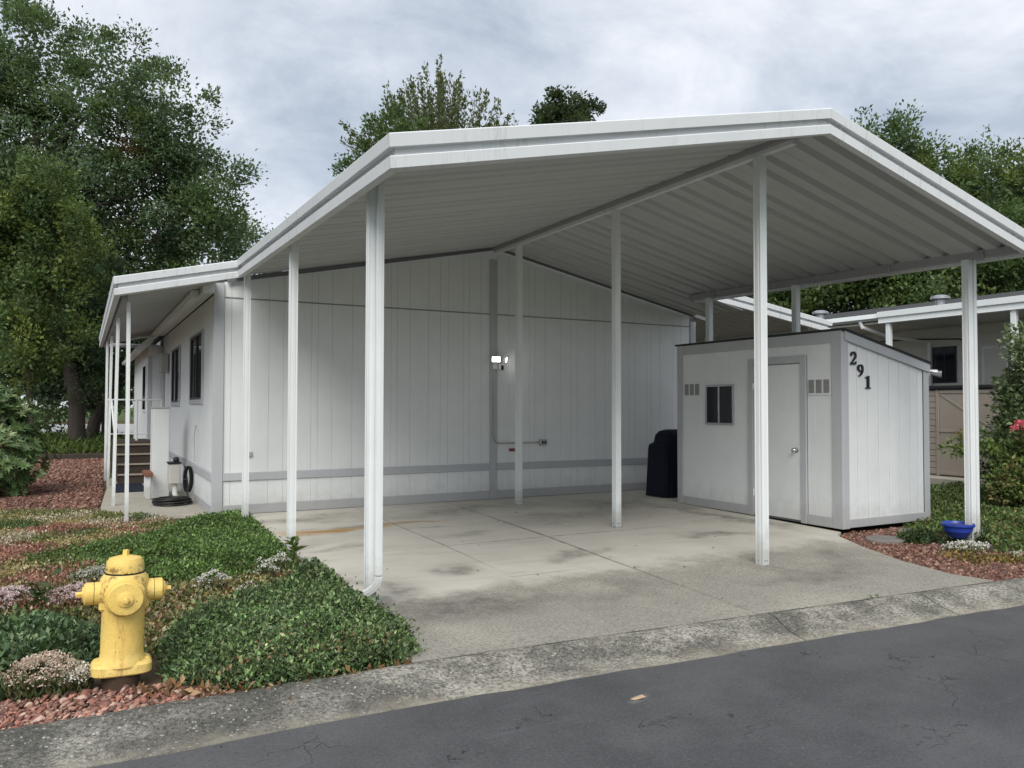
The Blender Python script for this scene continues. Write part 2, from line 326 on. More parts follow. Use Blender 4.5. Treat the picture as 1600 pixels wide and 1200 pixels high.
# ================================================================ mesh helpers
def aim(loc, d, up=(0, 0, 1)):
    """matrix whose local -Y looks along d"""
    y = -Vector(d).normalized(); x = y.cross(Vector(up)).normalized(); z = x.cross(y)
    m_ = Matrix((x, y, z)).transposed().to_4x4(); m_.translation = Vector(loc); return m_
class MB:
    """collects shapes; build() links them as ONE mesh object"""
    def __init__(s): s.v = []; s.f = []
    def add(s, vs, fs):
        b = len(s.v); s.v += [tuple(v) for v in vs]; s.f += [tuple(i+b for i in f) for f in fs]; return s
    def box(s, x0, x1, y0, y1, z0, z1, c=0.0, T=None):
        x0, x1 = min(x0, x1), max(x0, x1); y0, y1 = min(y0, y1), max(y0, y1); z0, z1 = min(z0, z1), max(z0, z1)
        c = min(c, (x1-x0)*.3, (y1-y0)*.3, (z1-z0)*.3)
        if c <= 0:
            vs = [(x, y, z) for x in (x0, x1) for y in (y0, y1) for z in (z0, z1)]
            fs = [(0, 1, 3, 2), (4, 6, 7, 5), (0, 4, 5, 1), (2, 3, 7, 6), (0, 2, 6, 4), (1, 5, 7, 3)]
        else:
            vs = []; ix = {}
            for i in (0, 1):
                for j in (0, 1):
                    for k_ in (0, 1):
                        P = ((x0, x1)[i], (y0, y1)[j], (z0, z1)[k_]); I = (P[0]+(c, -c)[i], P[1]+(c, -c)[j], P[2]+(c, -c)[k_])
                        for a in range(3):
                            q = list(I); q[a] = P[a]; ix[i, j, k_, a] = len(vs); vs.append(tuple(q))
            fs = []
            for a in range(3):
                b_, d = (a+1) % 3, (a+2) % 3
                for s_ in (0, 1):
                    quad = []
                    for (p, q) in ((0, 0), (1, 0), (1, 1), (0, 1)):
                        t = [0, 0, 0]; t[a] = s_; t[b_] = p; t[d] = q; quad.append(ix[(*t, a)])
                    fs.append(tuple(quad if s_ else quad[::-1]))
                for p in (0, 1):
                    for q in (0, 1):
                        t0 = [0, 0, 0]; t0[b_] = p; t0[d] = q; t1 = list(t0); t1[a] = 1
                        qd = (ix[(*t0, b_)], ix[(*t1, b_)], ix[(*t1, d)], ix[(*t0, d)])
                        fs.append(qd if (p ^ q) else qd[::-1])
            for i in (0, 1):
                for j in (0, 1):
                    for k_ in (0, 1):
                        t = tuple(ix[i, j, k_, a] for a in range(3)); fs.append(t if (i+j+k_) % 2 else t[::-1])
        if T is not None: vs = [T @ Vector(v) for v in vs]
        return s.add(vs, fs)
    def prism(s, poly, axis, a0, a1):
        """poly: 2D points in the plane normal to axis; x->(y,z) y->(x,z) z->(x,y)"""
        n = len(poly)
        mk = {'x': lambda p, a: (a, p[0], p[1]), 'y': lambda p, a: (p[0], a, p[1]), 'z': lambda p, a: (p[0], p[1], a)}[axis]
        vs = [mk(p, a0) for p in poly]+[mk(p, a1) for p in poly]
        fs = [tuple(range(n)), tuple(range(n, 2*n))[::-1]]+[(i, n+i, n+(i+1) % n, (i+1) % n) for i in range(n)]
        return s.add(vs, fs)
    def loft(s, rings, closed=True, caps=True):
        n = len(rings[0]); vs = [p for r in rings for p in r]; fs = []
        for a in range(len(rings)-1):
            for i in range(n if closed else n-1):
                j = (i+1) % n; fs.append((a*n+i, a*n+j, (a+1)*n+j, (a+1)*n+i))
        if caps and closed: fs += [tuple(range(n))[::-1], tuple(range((len(rings)-1)*n, len(rings)*n))]
        return s.add(vs, fs)
    def lathe(s, prof, c=(0, 0, 0), n=24, T=None):
        rings = []
        for (r, z) in prof: rings.append([Vector((r*math.cos(2*math.pi*i/n), r*math.sin(2*math.pi*i/n), z)) for i in range(n)])
        T = T or Matrix.Translation(c)
        return s.loft([[T @ p for p in r] for r in rings])
    def tube(s, pts, rad, n=8):
        pts = [Vector(p) for p in pts]; rad = rad if isinstance(rad, (list, tuple)) else [rad]*len(pts); rings = []
        ref = Vector((0, 0, 1)) if abs((pts[-1]-pts[0]).normalized().z) < 0.9 else Vector((1, 0, 0))
        for i, p in enumerate(pts):
            d = (pts[min(i+1, len(pts)-1)]-pts[max(i-1, 0)]).normalized()
            a = d.cross(ref).normalized(); b = d.cross(a)
            rings.append([p+a*rad[i]*math.cos(2*math.pi*k_/n)+b*rad[i]*math.sin(2*math.pi*k_/n) for k_ in range(n)])
        return s.loft(rings)
    def build(s, name, mat, parent=None, smooth=False, kind=None, fix=True):
        off = Vector((0, 0, 0))
        if parent is not None: off = root_loc(parent)
        me = bpy.data.meshes.new(name)
        me.from_pydata([Vector(v)-off for v in s.v], [], s.f)
        if fix:
            bm = bmesh.new(); bm.from_mesh(me); bmesh.ops.recalc_face_normals(bm, faces=bm.faces); bm.to_mesh(me); bm.free()
        me.materials.append(mat)
        if smooth:
            me.polygons.foreach_set('use_smooth', [True]*len(me.polygons))
            try: me.set_sharp_from_angle(angle=R(38))
            except Exception: pass
        return link(name, me, parent, kind)
ROOT = {}
def root_loc(p): return ROOT.get(p.name, Vector((0, 0, 0)))
def link(name, me, parent=None, kind=None):
    o = bpy.data.objects.new(name, me); COL.objects.link(o)
    if parent is not None: o.parent = parent; ROOT[o.name] = root_loc(parent)
    if kind: o['kind'] = kind
    return o
def thing(name, label, cat, loc=(0, 0, 0), group=None):
    o = bpy.data.objects.new(name, None); COL.objects.link(o); o.location = loc; o.empty_display_size = 0.2
    ROOT[o.name] = Vector(loc); o['label'] = label; o['category'] = cat
    if group: o['group'] = group
    return o
def tag(o, label, cat, group=None, kind=None):
    o['label'] = label
    if cat: o['category'] = cat
    if group: o['group'] = group
    if kind: o['kind'] = kind
    return o
def bx(name, mat, parent, x0, x1, y0, y1, z0, z1, c=0.006): return MB().box(x0, x1, y0, y1, z0, z1, c).build(name, mat, parent)
def np_mesh(name, V, F, cols, mat, parent=None, kind=None, smooth=False):
    """V (n,3), F (m,k) numpy; cols (m,3) one colour per face"""
    off = root_loc(parent) if parent is not None else Vector((0, 0, 0))
    me = bpy.data.meshes.new(name); V = V-np.array(off); k_ = F.shape[1]
    me.vertices.add(len(V)); me.vertices.foreach_set('co', V.astype(np.float32).ravel())
    me.loops.add(F.size); me.loops.foreach_set('vertex_index', F.astype(np.int32).ravel())
    me.polygons.add(len(F)); me.polygons.foreach_set('loop_start', np.arange(0, F.size, k_, dtype=np.int32))
    try: me.polygons.foreach_set('loop_total', np.full(len(F), k_, dtype=np.int32))
    except Exception: pass
    if smooth: me.polygons.foreach_set('use_smooth', np.ones(len(F), bool))
    me.update(calc_edges=True)
    a = me.attributes.new('piece_colour', 'FLOAT_COLOR', 'FACE')
    a.data.foreach_set('color', np.concatenate([cols, np.ones((len(cols), 1))], 1).astype(np.float32).ravel())
    me.materials.append(mat)
    return link(name, me, parent, kind)
def unit(a): return a/np.maximum(np.linalg.norm(a, axis=1, keepdims=True), 1e-9)
def leaf_arrays(P, D, N, L, Wd, fold=0.25):
    """leaves as two-triangle folded blades: base P, direction D, face normal N, length L, width Wd"""
    D = unit(D); Sd = unit(np.cross(D, N)); N2 = np.cross(Sd, D)
    b = P; t = P+D*L[:, None]; m = P+D*(L*0.45)[:, None]
    l = m-Sd*(Wd/2)[:, None]+N2*(fold*Wd)[:, None]; r = m+Sd*(Wd/2)[:, None]+N2*(fold*Wd)[:, None]
    V = np.stack([b, l, t, r], 1).reshape(-1, 3); n = len(P); i = np.arange(n)*4
    F = np.stack([np.stack([i, i+2, i+1], 1), np.stack([i, i+3, i+2], 1)], 1).reshape(-1, 3)
    return V, F
def leaves(name, P, D, N, L, Wd, C, mat, parent=None, kind=None, fold=0.25):
    V, F = leaf_arrays(P, D, N, L, Wd, fold)
    return np_mesh(name, V, F, np.repeat(C, 2, 0), mat, parent, kind)
def rnd(n, s=1.0): return rng.normal(size=(n, 3))*s
def tints(n, cols, p=None, j=0.18):
    cols = np.array(cols); c = cols[rng.choice(len(cols), n, p=p)]
    return np.clip(c*(1+rng.normal(size=(n, 1))*j), 0.004, 0.95)
def inpoly(x, y, poly):
    c = np.zeros(len(x), bool); n = len(poly); j = n-1
    for i in range(n):
        xi, yi = poly[i]; xj, yj = poly[j]
        m = ((yi > y) != (yj > y)) & (x < (xj-xi)*(y-yi)/(yj-yi+1e-12)+xi); c ^= m; j = i
    return c
def edge_dist(x, y, poly):
    d = np.full(len(x), 1e9); n = len(poly)
    for i in range(n):
        a = np.array(poly[i]); b = np.array(poly[(i+1) % n]); ab = b-a
        t = np.clip(((x-a[0])*ab[0]+(y-a[1])*ab[1])/(ab@ab+1e-12), 0, 1)
        d = np.minimum(d, np.hypot(x-a[0]-t*ab[0], y-a[1]-t*ab[1]))
    return d
def scatter(poly, n):
    p = np.array(poly); lo = p.min(0); hi = p.max(0); X = []; c = 0
    while c < n:
        q = lo+(hi-lo)*rng.random((n*2, 2)); q = q[inpoly(q[:, 0], q[:, 1], poly)]; X.append(q); c += len(q)
        if len(q) == 0: break
    return np.concatenate(X)[:n]
def wob(x, y, s, seed=0.0):
    """cheap smooth 2-D noise -1..1"""
    return (np.sin(x*s*1.3+seed)*np.cos(y*s*1.1-seed*2)+np.sin((x+y)*s*0.7+seed*3)*0.6+np.sin(x*s*2.7-y*s*2.3+seed)*0.5)/2.1

# ================================================================ ground, road, kerb
def gz(x, y):
    """height of the yard / driveway surface"""
    y = np.asarray(y, float); x = np.asarray(x, float)
    yk = kt(x)
    return np.where(y > -3.0, 0.0, -0.07*np.clip((-3.0-y)/(-3.0-yk), 0, 1.05))
def kt(x): x = np.asarray(x, float); return np.where(x < 0.3, -6.92, -6.92-0.063*(x-0.3))       # kerb, back edge
def kb(x): x = np.asarray(x, float); return np.where(x < 0.3, -7.40, -7.40-0.058*(x-0.3))       # kerb, foot
MB().add([(-900, -900, -0.30), (900, -900, -0.30), (900, 900, -0.30), (-900, 900, -0.30)], [(0, 1, 2, 3)]).build('ground', M_GROUND, kind='structure')
# road: from the kerb's foot to the far side of the street
xs = [-60, -20, -8, -4, 0.3, 4, 8, 20, 60]
vs = [(x, float(kb(x))+0.08, -0.146) for x in xs]+[(x, float(kb(x))-7.2, -0.146) for x in xs]
MB().add(vs, [(i, i+len(xs), i+1+len(xs), i+1) for i in range(len(xs)-1)]).build('road', M_ASPH, kind='structure', fix=False)
vs = [(-60, -15, -0.14), (60, -18.5, -0.14), (60, -80, -0.14), (-60, -80, -0.14)]
MB().add(vs, [(0, 3, 2, 1)]).build('opposite_yard', M_GROUND, kind='structure')
# yard sheet
gx = np.unique(np.concatenate([np.linspace(-60, -6, 10), np.linspace(-6, 16, 45), np.linspace(16, 60, 10)]))
vs = []; fs = []
fr = np.concatenate([np.linspace(0, 1, 9)**1.0*0.06, [0.10, 0.16, 0.25, 0.4, 0.7, 1.0]])
for x in gx:
    y0 = float(kt(x))-0.03
    for t in fr:
        y = y0+t*(75-y0); z = float(gz(x, y))-0.035
        vs.append((x, y, z))
m_ = len(fr)
for i in range(len(gx)-1):
    for j in range(m_-1): fs.append((i*m_+j, (i+1)*m_+j, (i+1)*m_+j+1, i*m_+j+1))
MB().add(vs, fs).build('yard', M_YARD, kind='structure', fix=False)
MB().add([(-60, 34, 0.0), (14, 34, 0.0), (14, 62, 0.0), (-60, 62, 0.0)], [(0, 1, 2, 3)]).build('far_road', M_FARROAD, kind='structure')

# kerb: cast sections with an open joint between them
kerb = bpy.data.objects.new('kerb', None); COL.objects.link(kerb); kerb['kind'] = 'structure'; ROOT['kerb'] = Vector((0, 0, 0))
kj = [-9.0, -6.4, -3.9, 0.385, 3.04, 4.66, 7.3, 9.9, 12.5, 15.1]
PROF = [(0.0, -0.073), (0.10, -0.070), (0.20, -0.074), (0.30, -0.086), (0.42, -0.104), (0.56, -0.120), (0.72, -0.130), (0.88, -0.136), (1.0, -0.141)]
for a, b in zip(kj[:-1], kj[1:]):
    g = 0.006; mb = MB(); rings = []
    nx = 15; ph = random.random()*6
    for i in range(nx):
        x = a+g+(b-a-2*g)*i/(nx-1)
        y0, y1 = float(kt(x)), float(kb(x)); sk = 0.06 if a > 0 else 0.0
        w0 = 0.010*math.sin(x*5.1+ph)+0.006*math.sin(x*13)
        ring = [(x, y0+0.004, -0.35), (x, y0+0.004, -0.082)]
        for t, z in PROF: ring.append((x-sk*t*2, y0+(y1-y0+w0)*t, z+0.003*math.sin(x*9+t*5)))
        ring.append((x-sk*2, y1+w0-0.004, -0.35)); rings.append(ring)
    mb.loft(rings); mb.build('kerb_section', M_KERB, kerb, smooth=True)

# driveway: slabs split by joints
drive = bpy.data.objects.new('driveway', None); COL.objects.link(drive); drive['kind'] = 'structure'; ROOT['driveway'] = Vector((0, 0, 0))
def lx(y): return 3.44-0.066*(-y) if y > -3.6 else 3.20-0.07*(-y-3.6)                              # main joint running to the street
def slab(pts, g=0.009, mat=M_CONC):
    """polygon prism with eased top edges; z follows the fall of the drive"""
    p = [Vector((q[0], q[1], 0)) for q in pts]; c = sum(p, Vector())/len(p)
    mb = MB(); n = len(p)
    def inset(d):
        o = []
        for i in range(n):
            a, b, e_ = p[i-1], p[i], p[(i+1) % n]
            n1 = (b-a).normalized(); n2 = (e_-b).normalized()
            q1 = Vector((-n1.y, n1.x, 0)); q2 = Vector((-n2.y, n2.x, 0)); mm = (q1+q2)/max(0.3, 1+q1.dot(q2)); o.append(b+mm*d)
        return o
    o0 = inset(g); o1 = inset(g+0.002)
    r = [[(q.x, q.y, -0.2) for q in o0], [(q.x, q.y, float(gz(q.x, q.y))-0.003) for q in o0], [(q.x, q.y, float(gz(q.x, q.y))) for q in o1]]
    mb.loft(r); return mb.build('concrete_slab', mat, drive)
yj = -3.58
def dense(a, b, n): return [(a[0]+(b[0]-a[0])*i/n, a[1]+(b[1]-a[1])*i/n) for i in range(n)]
kf = lambda x: float(kt(x))+0.022
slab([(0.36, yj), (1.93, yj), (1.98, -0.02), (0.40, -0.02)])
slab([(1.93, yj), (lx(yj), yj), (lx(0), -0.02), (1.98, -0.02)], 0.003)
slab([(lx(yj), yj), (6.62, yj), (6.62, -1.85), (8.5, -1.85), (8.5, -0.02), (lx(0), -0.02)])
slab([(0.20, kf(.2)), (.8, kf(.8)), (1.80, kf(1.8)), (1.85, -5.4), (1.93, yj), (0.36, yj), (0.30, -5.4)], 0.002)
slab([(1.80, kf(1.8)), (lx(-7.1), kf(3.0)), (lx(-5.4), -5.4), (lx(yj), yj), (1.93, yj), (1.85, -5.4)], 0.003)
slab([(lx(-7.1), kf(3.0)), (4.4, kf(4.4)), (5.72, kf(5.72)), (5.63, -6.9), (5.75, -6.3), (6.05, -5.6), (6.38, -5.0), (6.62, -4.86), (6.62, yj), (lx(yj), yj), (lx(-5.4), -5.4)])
for pts_ in ([(0.44, yj), (6.6, yj)], [(lx(-.05), -.05), (lx(yj), yj), (lx(-5.4), -5.4), (lx(-7.0), -7.05)], [(1.97, -.05), (1.93, yj), (1.85, -5.4), (1.80, -6.9)], [(.2, kf(.2)-.012), (1.8, kf(1.8)-.012), (4.4, kf(4.4)-.012), (5.7, kf(5.7)-.012)]):
    a_ = []
    for i_, (x_, y_) in enumerate(pts_):
        d_ = Vector((pts_[min(i_+1, len(pts_)-1)][0]-pts_[max(i_-1, 0)][0], pts_[min(i_+1, len(pts_)-1)][1]-pts_[max(i_-1, 0)][1], 0)).normalized()
        n_ = Vector((-d_.y, d_.x, 0))*.016; z_ = float(gz(x_, y_))
        a_.append([(x_+n_.x, y_+n_.y, z_-.03), (x_-n_.x, y_-n_.y, z_-.03), (x_-n_.x, y_-n_.y, z_-.009), (x_+n_.x, y_+n_.y, z_-.009)])
    MB().loft(a_).build('joint_filler', M_JOINT, drive)
# walkway beside the house
MB().prism([(-1.35, 1.1), (-0.9, 0.35), (0.0, 0.1), (0.0, 7.0), (-1.05, 7.0), (-1.25, 3.2)], 'z', -0.15, 0.004).build('walkway', M_WALK, kind='structure')

# ================================================================ manufactured house
house = thing('manufactured_house', 'long white panelled mobile home with grey trim, its end wall under the carport', 'house', (4.28, 0, 0))
def hz(x): return 3.20+(4.085-3.20)*(x-0.0)/4.33 if x < 4.33 else 4.085-(4.085-3.19)*(x-4.33)/(8.57-4.33)   # underside of the roof along the end wall
HX = 8.57
endw = MB().prism([(0.02, 0.0), (HX-0.02, 0.0), (HX-0.02, hz(HX)), (4.33, hz(4.33)), (0.02, hz(0))], 'y', 0.02, 0.14).build('end_wall', M_GROOVE, house)
sidew = bx('side_wall', M_GROOVE, house, 0.02, 0.14, 0.15, 17.9, 0.0, 3.05, 0)
bx('rear_wall', M_SIDE, house, 0.15, HX-.02, 17.8, 17.9, 0, 3.05, 0); bx('far_side_wall', M_SIDE, house, HX-0.12, HX-.02, 0.15, 17.79, 0, 3.05, 0)
def groove_seq(a, b, seed):
    """board edges of random-groove plywood"""
    r_ = random.Random(seed); out_ = [a]; pat = [0.205, 0.13, 0.27, 0.10, 0.205, 0.305]
    i = seed
    while out_[-1] < b-0.12:
        out_.append(min(b, out_[-1]+pat[i % len(pat)]+r_.uniform(-.004, .004))); i += 1
    if out_[-1] < b: out_[-1] = b
    return out_
G = groove_seq(0.13, HX-0.12, 3); cbat = (4.235, 4.365)
def end_board(x0, x1, z0, z1a, z1b):
    g = 0.0012; d = random.uniform(0, .0012)
    mb = MB(); f = 0.0; b = 0.019
    poly = [(x0+g, z0), (x1-g, z0), (x1-g, z1b), (x0+g, z1a)]; c = 0.0028
    inn = [(x0+g+c, z0+.002), (x1-g-c, z0+.002), (x1-g-c, z1b-.002), (x0+g+c, z1a-.002)]
    mb.loft([[(p[0], b, p[1]) for p in poly], [(p[0], f+c-d, p[1]) for p in poly], [(p[0], f-d, p[1]) for p in inn]])
    mb.build('siding_board', M_SIDE, endw)
for x0, x1 in zip(G[:-1], G[1:]):
    end_board(x0, x1, 0.575, 2.995, 2.995); end_board(x0, x1, 3.012, hz(x0)-.01, hz(x1)-.01); end_board(x0, x1, 0.12, 0.475, 0.475)
bx('flashing_strip', M_BEAM, house, 0.13, HX-.1, -0.008, 0.018, 2.997, 3.008, 0.002)
bx('belly_band', M_TRIM, house, 0.132, 4.234, -0.024, -0.003, 0.465, 0.578); bx('belly_band', M_TRIM, house, 4.366, HX-.122, -0.024, -0.003, 0.465, 0.578)
bx('base_trim', M_TRIM, house, 0.132, 4.234, -0.024, -0.003, 0.0, 0.135); bx('base_trim', M_TRIM, house, 4.366, HX-.122, -0.024, -0.003, 0.0, 0.135)
bx('center_batten', M_TRIM, house, *cbat, -0.027, -0.003, 0.0, 3.90)
bx('corner_trim', M_TRIM, house, -0.012, 0.13, -0.027, 0.017, 0.0, 3.19); bx('corner_trim', M_TRIM, house, HX-.12, HX+.012, -0.027, 0.017, 0.0, 3.1)
mb = MB()
bx('wall_vent', M_GREYBOX, house, 0.44, 0.52, -0.022, 0.0, 0.79, 0.86, 0.004)
bx('warning_sticker', M_RED, house, 4.60, 4.72, -0.008, -0.001, 0.76, 0.81, 0)
# left side wall boards
GS = groove_seq(0.02, 7.9, 5)
WINS = [(1.07, 2.62, 1.60, 2.62), (4.25, 5.75, 1.57, 2.60)]
def side_board(y0, y1, z0, z1):
    g = 0.0012
    MB().box(0.0, 0.019, y0+g, y1-g, z0, z1, 0.0028).build('siding_board', M_SIDE, sidew)
for y0, y1 in zip(GS[:-1], GS[1:]):
    side_board(y0, y1, 0.12, 0.475)
    segs = [(0.575, 3.04)]
    for (a, b, c, d) in WINS:
        if y0 < b and y1 > a and not (y0 >= b-0.02 or y1 <= a+0.02): segs = [(0.575, c), (d, 3.04)]
    for z0, z1 in segs: side_board(y0, y1, z0, z1)
bx('belly_band', M_TRIM, house, -0.022, -0.002, 0.02, 7.9, 0.465, 0.578); bx('base_trim', M_TRIM, house, -0.022, -0.002, 0.02, 7.9, 0.0, 0.135)
for (a, b, c, d) in WINS:
    wv = MB()
    for q in ((a-.02, b+.02, c-.07, c), (a-.02, b+.02, d, d+.03)): wv.box(-0.03, 0.012, q[0], q[1], q[2], q[3], .005)
    for q in ((a-.03, a+.04), (b-.04, b+.03)): wv.box(-0.028, 0.012, q[0], q[1], c, d, .005)
    wf = wv.build('window', M_TRIM, house)
    f2 = MB()
    for q in ((a+.04, b-.04, c, c+.035), (a+.04, b-.04, d-.035, d)): f2.box(-0.02, 0.012, q[0], q[1], q[2], q[3], .003)
    for y in (a+.04, (a+b)/2-.02, b-.08): f2.box(-0.019, 0.012, y, y+.04, c+.036, d-.036, .003)
    f2.build('frame', M_BRONZE, wf); bx('pane', M_GLASS, wf, 0.002, 0.01, a+.04, b-.04, c+.01, d-.01, 0)
# eave board and gutter of the house under the awning, bump-out further back
bx('eave_board', M_WHITE, house, -0.16, -0.005, -0.04, 7.6, 3.05, 3.19, .01)
gut = MB()
gp = [(-0.17, 3.12), (-0.27, 3.12), (-0.29, 3.06), (-0.26, 3.0), (-0.17, 3.0)]
gut.prism(gp, 'y', 0.3, 7.9); gut.build('house_gutter', M_WHITE, house)
bump = bx('bump_out', M_SIDE, house, -0.29, 0.0, 8.0, 13.6, 0.55, 2.86, .01)
bx('corner_trim', M_TRIM, bump, -0.305, -0.22, 7.985, 8.07, 0.55, 2.62); bx('frame', M_WHITE, bump, -0.31, -0.288, 8.6, 9.7, 1.35, 2.5); bx('pane', M_GLASS, bump, -0.314, -0.309, 8.68, 9.62, 1.42, 2.43, 0)
MB().prism([(-0.62, 2.72), (-0.60, 2.66), (-0.50, 2.64), (-0.28, 2.86), (-0.28, 2.96), (-0.34, 2.97)], 'y', 6.9, 13.6).build('bump_out_gutter', M_WHITE, house)
mbx = bx('meter_box', M_GREYBOX, house, -0.17, -0.02, 6.35, 6.85, 2.2, 2.6, .015); MB().tube([(-.09, 6.6, 2.2), (-.09, 6.6, 0.9)], 0.03).build('conduit', M_GREYBOX, mbx)
MB().tube([(-.04, 1.62, .64), (-.05, 1.66, 1.05), (-.03, 1.6, 1.2)], 0.008, 6).build('cable', M_GREYBOX, house)
# shingle roof over the house, hidden behind the carport
MB().loft([[(-0.1, y, 3.22), (4.33, y, 4.30), (HX+.1, y, 3.22), (HX+.1, y, 3.19), (4.33, y, 4.27), (-0.1, y, 3.19)] for y in (0.35, 18.1)]).build('roof', M_SHINGLE, house)

# ================================================================ carport
carport = thing('carport', 'big white gabled metal carport open to the street on fluted posts', 'carport', (4.35, -3.3, 0))
YF, RX = -6.6, 4.32
def uz(x, y):
    """underside of the carport roof"""
    t = min(1, max(0, (y-YF)/6.6))
    if x < RX: return 4.10-(0.2235+(0.196-0.2235)*t)*(RX-x)
    return 4.10-(0.262+(0.212-0.262)*t)*(x-RX)
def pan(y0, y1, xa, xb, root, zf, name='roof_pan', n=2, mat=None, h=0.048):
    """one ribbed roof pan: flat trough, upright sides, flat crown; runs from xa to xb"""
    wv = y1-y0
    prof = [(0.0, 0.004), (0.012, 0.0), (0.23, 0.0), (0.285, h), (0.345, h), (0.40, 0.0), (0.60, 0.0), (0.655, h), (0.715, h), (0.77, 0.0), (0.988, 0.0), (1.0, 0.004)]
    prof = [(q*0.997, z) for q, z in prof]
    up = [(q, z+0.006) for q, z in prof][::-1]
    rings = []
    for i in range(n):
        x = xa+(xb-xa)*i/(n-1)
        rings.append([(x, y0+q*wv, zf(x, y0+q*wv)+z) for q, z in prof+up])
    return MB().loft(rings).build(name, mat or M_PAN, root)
NP = 10; ys = [YF+0.03+i*(6.55/NP) for i in range(NP+1)]
for a, b in zip(ys[:-1], ys[1:]):
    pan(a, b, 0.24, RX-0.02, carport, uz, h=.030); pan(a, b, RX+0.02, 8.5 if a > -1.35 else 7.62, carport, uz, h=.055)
MB().loft([[(RX-.14, y, 4.15), (RX, y, 4.185), (RX+.14, y, 4.145), (RX+.14, y, 4.137), (RX, y, 4.177), (RX-.14, y, 4.142)] for y in (YF+.04, -0.02)]).build('ridge_cap', M_FASCIA, carport)
# ridge beam: two nested channels
rb = MB(); rb.box(RX-.05, RX+.05, YF+.1, -0.03, 4.035, 4.095, .006); rb.build('ridge_beam', M_BEAM, carport)
MB().box(RX-.032, RX+.032, YF+.35, -0.03, 3.985, 4.034, .004).build('ridge_beam_flange', M_FASCIA, carport)
# eave beam on the right with its hanging gutter
def eb(y): t = (y-YF)/6.6; return 3.205+0.12*t
mb = MB(); mb.loft([[(7.45, y, eb(y)), (7.55, y, eb(y)), (7.55, y, eb(y)+.085), (7.45, y, eb(y)+.085)] for y in (YF+.09, -1.15)]); mb.build('eave_beam', M_BEAM, carport)
mb = MB(); mb.loft([[(7.60, y, eb(y)-.02), (7.72, y, eb(y)-.02), (7.74, y, eb(y)+.09), (7.725, y, eb(y)+.09), (7.71, y, eb(y)-.01), (7.61, y, eb(y)-.01), (7.61, y, eb(y)+.02), (7.60, y, eb(y)+.02)] for y in (YF+.09, -1.1)]); mb.build('eave_gutter', M_FASCIA, carport)
for y in (-6.15, -4.95, -3.75, -2.55, -1.75):
    MB().box(7.425, 7.448, y-.012, y+.012, eb(y)-.035, eb(y)+.05, .003).build('gutter_strap', M_ALU, carport)
# headers along the house wall
def strip(pts, name, mat, root, y0, y1, h):
    rings = [[(x, y0, z), (x, y1, z), (x, y1, z+h), (x, y0, z+h)] for x, z in pts]; MB().loft(rings).build(name, mat, root)
strip([(0.16, 3.205), (4.25, 4.035)], 'wall_header', M_HEAD, carport, -0.075, -0.03, 0.062)
strip([(4.44, 4.04), (8.9, 3.10)], 'wall_header', M_HEAD, carport, -0.075, -0.03, 0.066)
# fascia : moulded gutter section with mitred corners
FP = [(0.0, 0.0), (0.055, 0.0), (0.062, 0.074), (0.056, 0.082), (0.016, 0.084), (0.010, 0.150), (0.030, 0.150), (0.066, 0.136), (0.074, 0.218), (0.066, 0.228), (0.0, 0.228), (0.0, 0.19), (-0.01, 0.2), (-0.01, 0.0)]
FPATH = [(7.80, YF, 3.075), (RX, YF, 3.965), (0.215, YF, 3.045), (0.255, -0.6, 3.205), (-1.20, -0.6, 2.86), (-1.20, 9.2, 2.86)]
def fascia(path, root, outward, prof=FP, mat=M_FASCIA):
    P = [Vector(p) for p in path]; n = len(P); N = []
    for a, b in zip(P[:-1], P[1:]):
        d = Vector((b.x-a.x, b.y-a.y, 0)).normalized(); N.append(Vector((d.y, -d.x, 0))*outward)
    Mt = []
    for i in range(n):
        if i == 0: Mt.append(N[0])
        elif i == n-1: Mt.append(N[-1])
        else: Mt.append((N[i-1]+N[i])/(1+N[i-1].dot(N[i])))
    for i in range(n-1):
        rings = []
        for j in (i, i+1):
            e_ = 0.0015*(1 if j == i else -1); dd = (P[i+1]-P[i]).normalized()
            rings.append([P[j]+dd*e_+Mt[j]*o_+Vector((0, 0, z)) for o_, z in prof])
        MB().loft(rings).build('fascia', mat, root)
fascia(FPATH[:4], carport, -1)
# posts
def post_mesh(h, wx=0.105, wy=0.105):
    """fluted square post: three ribs on every side"""
    pr = [(-1, 0), (-0.86, 0), (-0.8, -.09), (-0.42, -.09), (-0.36, 0), (0.36, 0), (0.42, -.09), (0.8, -.09), (0.86, 0)]
    ring = []
    for k_ in range(4):
        c_, s_ = math.cos(k_*math.pi/2), math.sin(k_*math.pi/2)
        for u, d in pr:
            x, y = u, -1-d
            ring.append(((c_*x-s_*y)*wx/2, (s_*x+c_*y)*wy/2))
    return ring
def post(root, x, y, z0, z1, wd=0.105, lean=(0, 0), name='post', mat=None):
    r_ = post_mesh(1, wd, wd)
    o = MB().loft([[(x+p[0]+lean[0]*t, y+p[1]+lean[1]*t, z0+(z1-z0)*t) for p in r_] for t in (0, 1)]).build(name, mat or M_WHITE, root); return o
post(carport, 0.385, -5.62, -.05, uz(.36, -5.62)+.01, .076); post(carport, 0.345, -3.17, -.03, uz(.345, -3.17)+.01, .079); post(carport, 0.34, -0.53, -.01, uz(.34, -.53)+.01, .079)
for y, z0, wd in ((-5.80, -.055, .090), (-3.38, -.02, .082), (-0.84, 0.0, .084)): post(carport, RX, y, z0, 3.984, wd)
post(carport, 7.49, -5.93, -.05, eb(-5.9), .082); post(carport, 7.50, -3.39, 2.27, eb(-3.4), .085); post(carport, 7.50, -1.58, 2.27, eb(-1.6), .085)
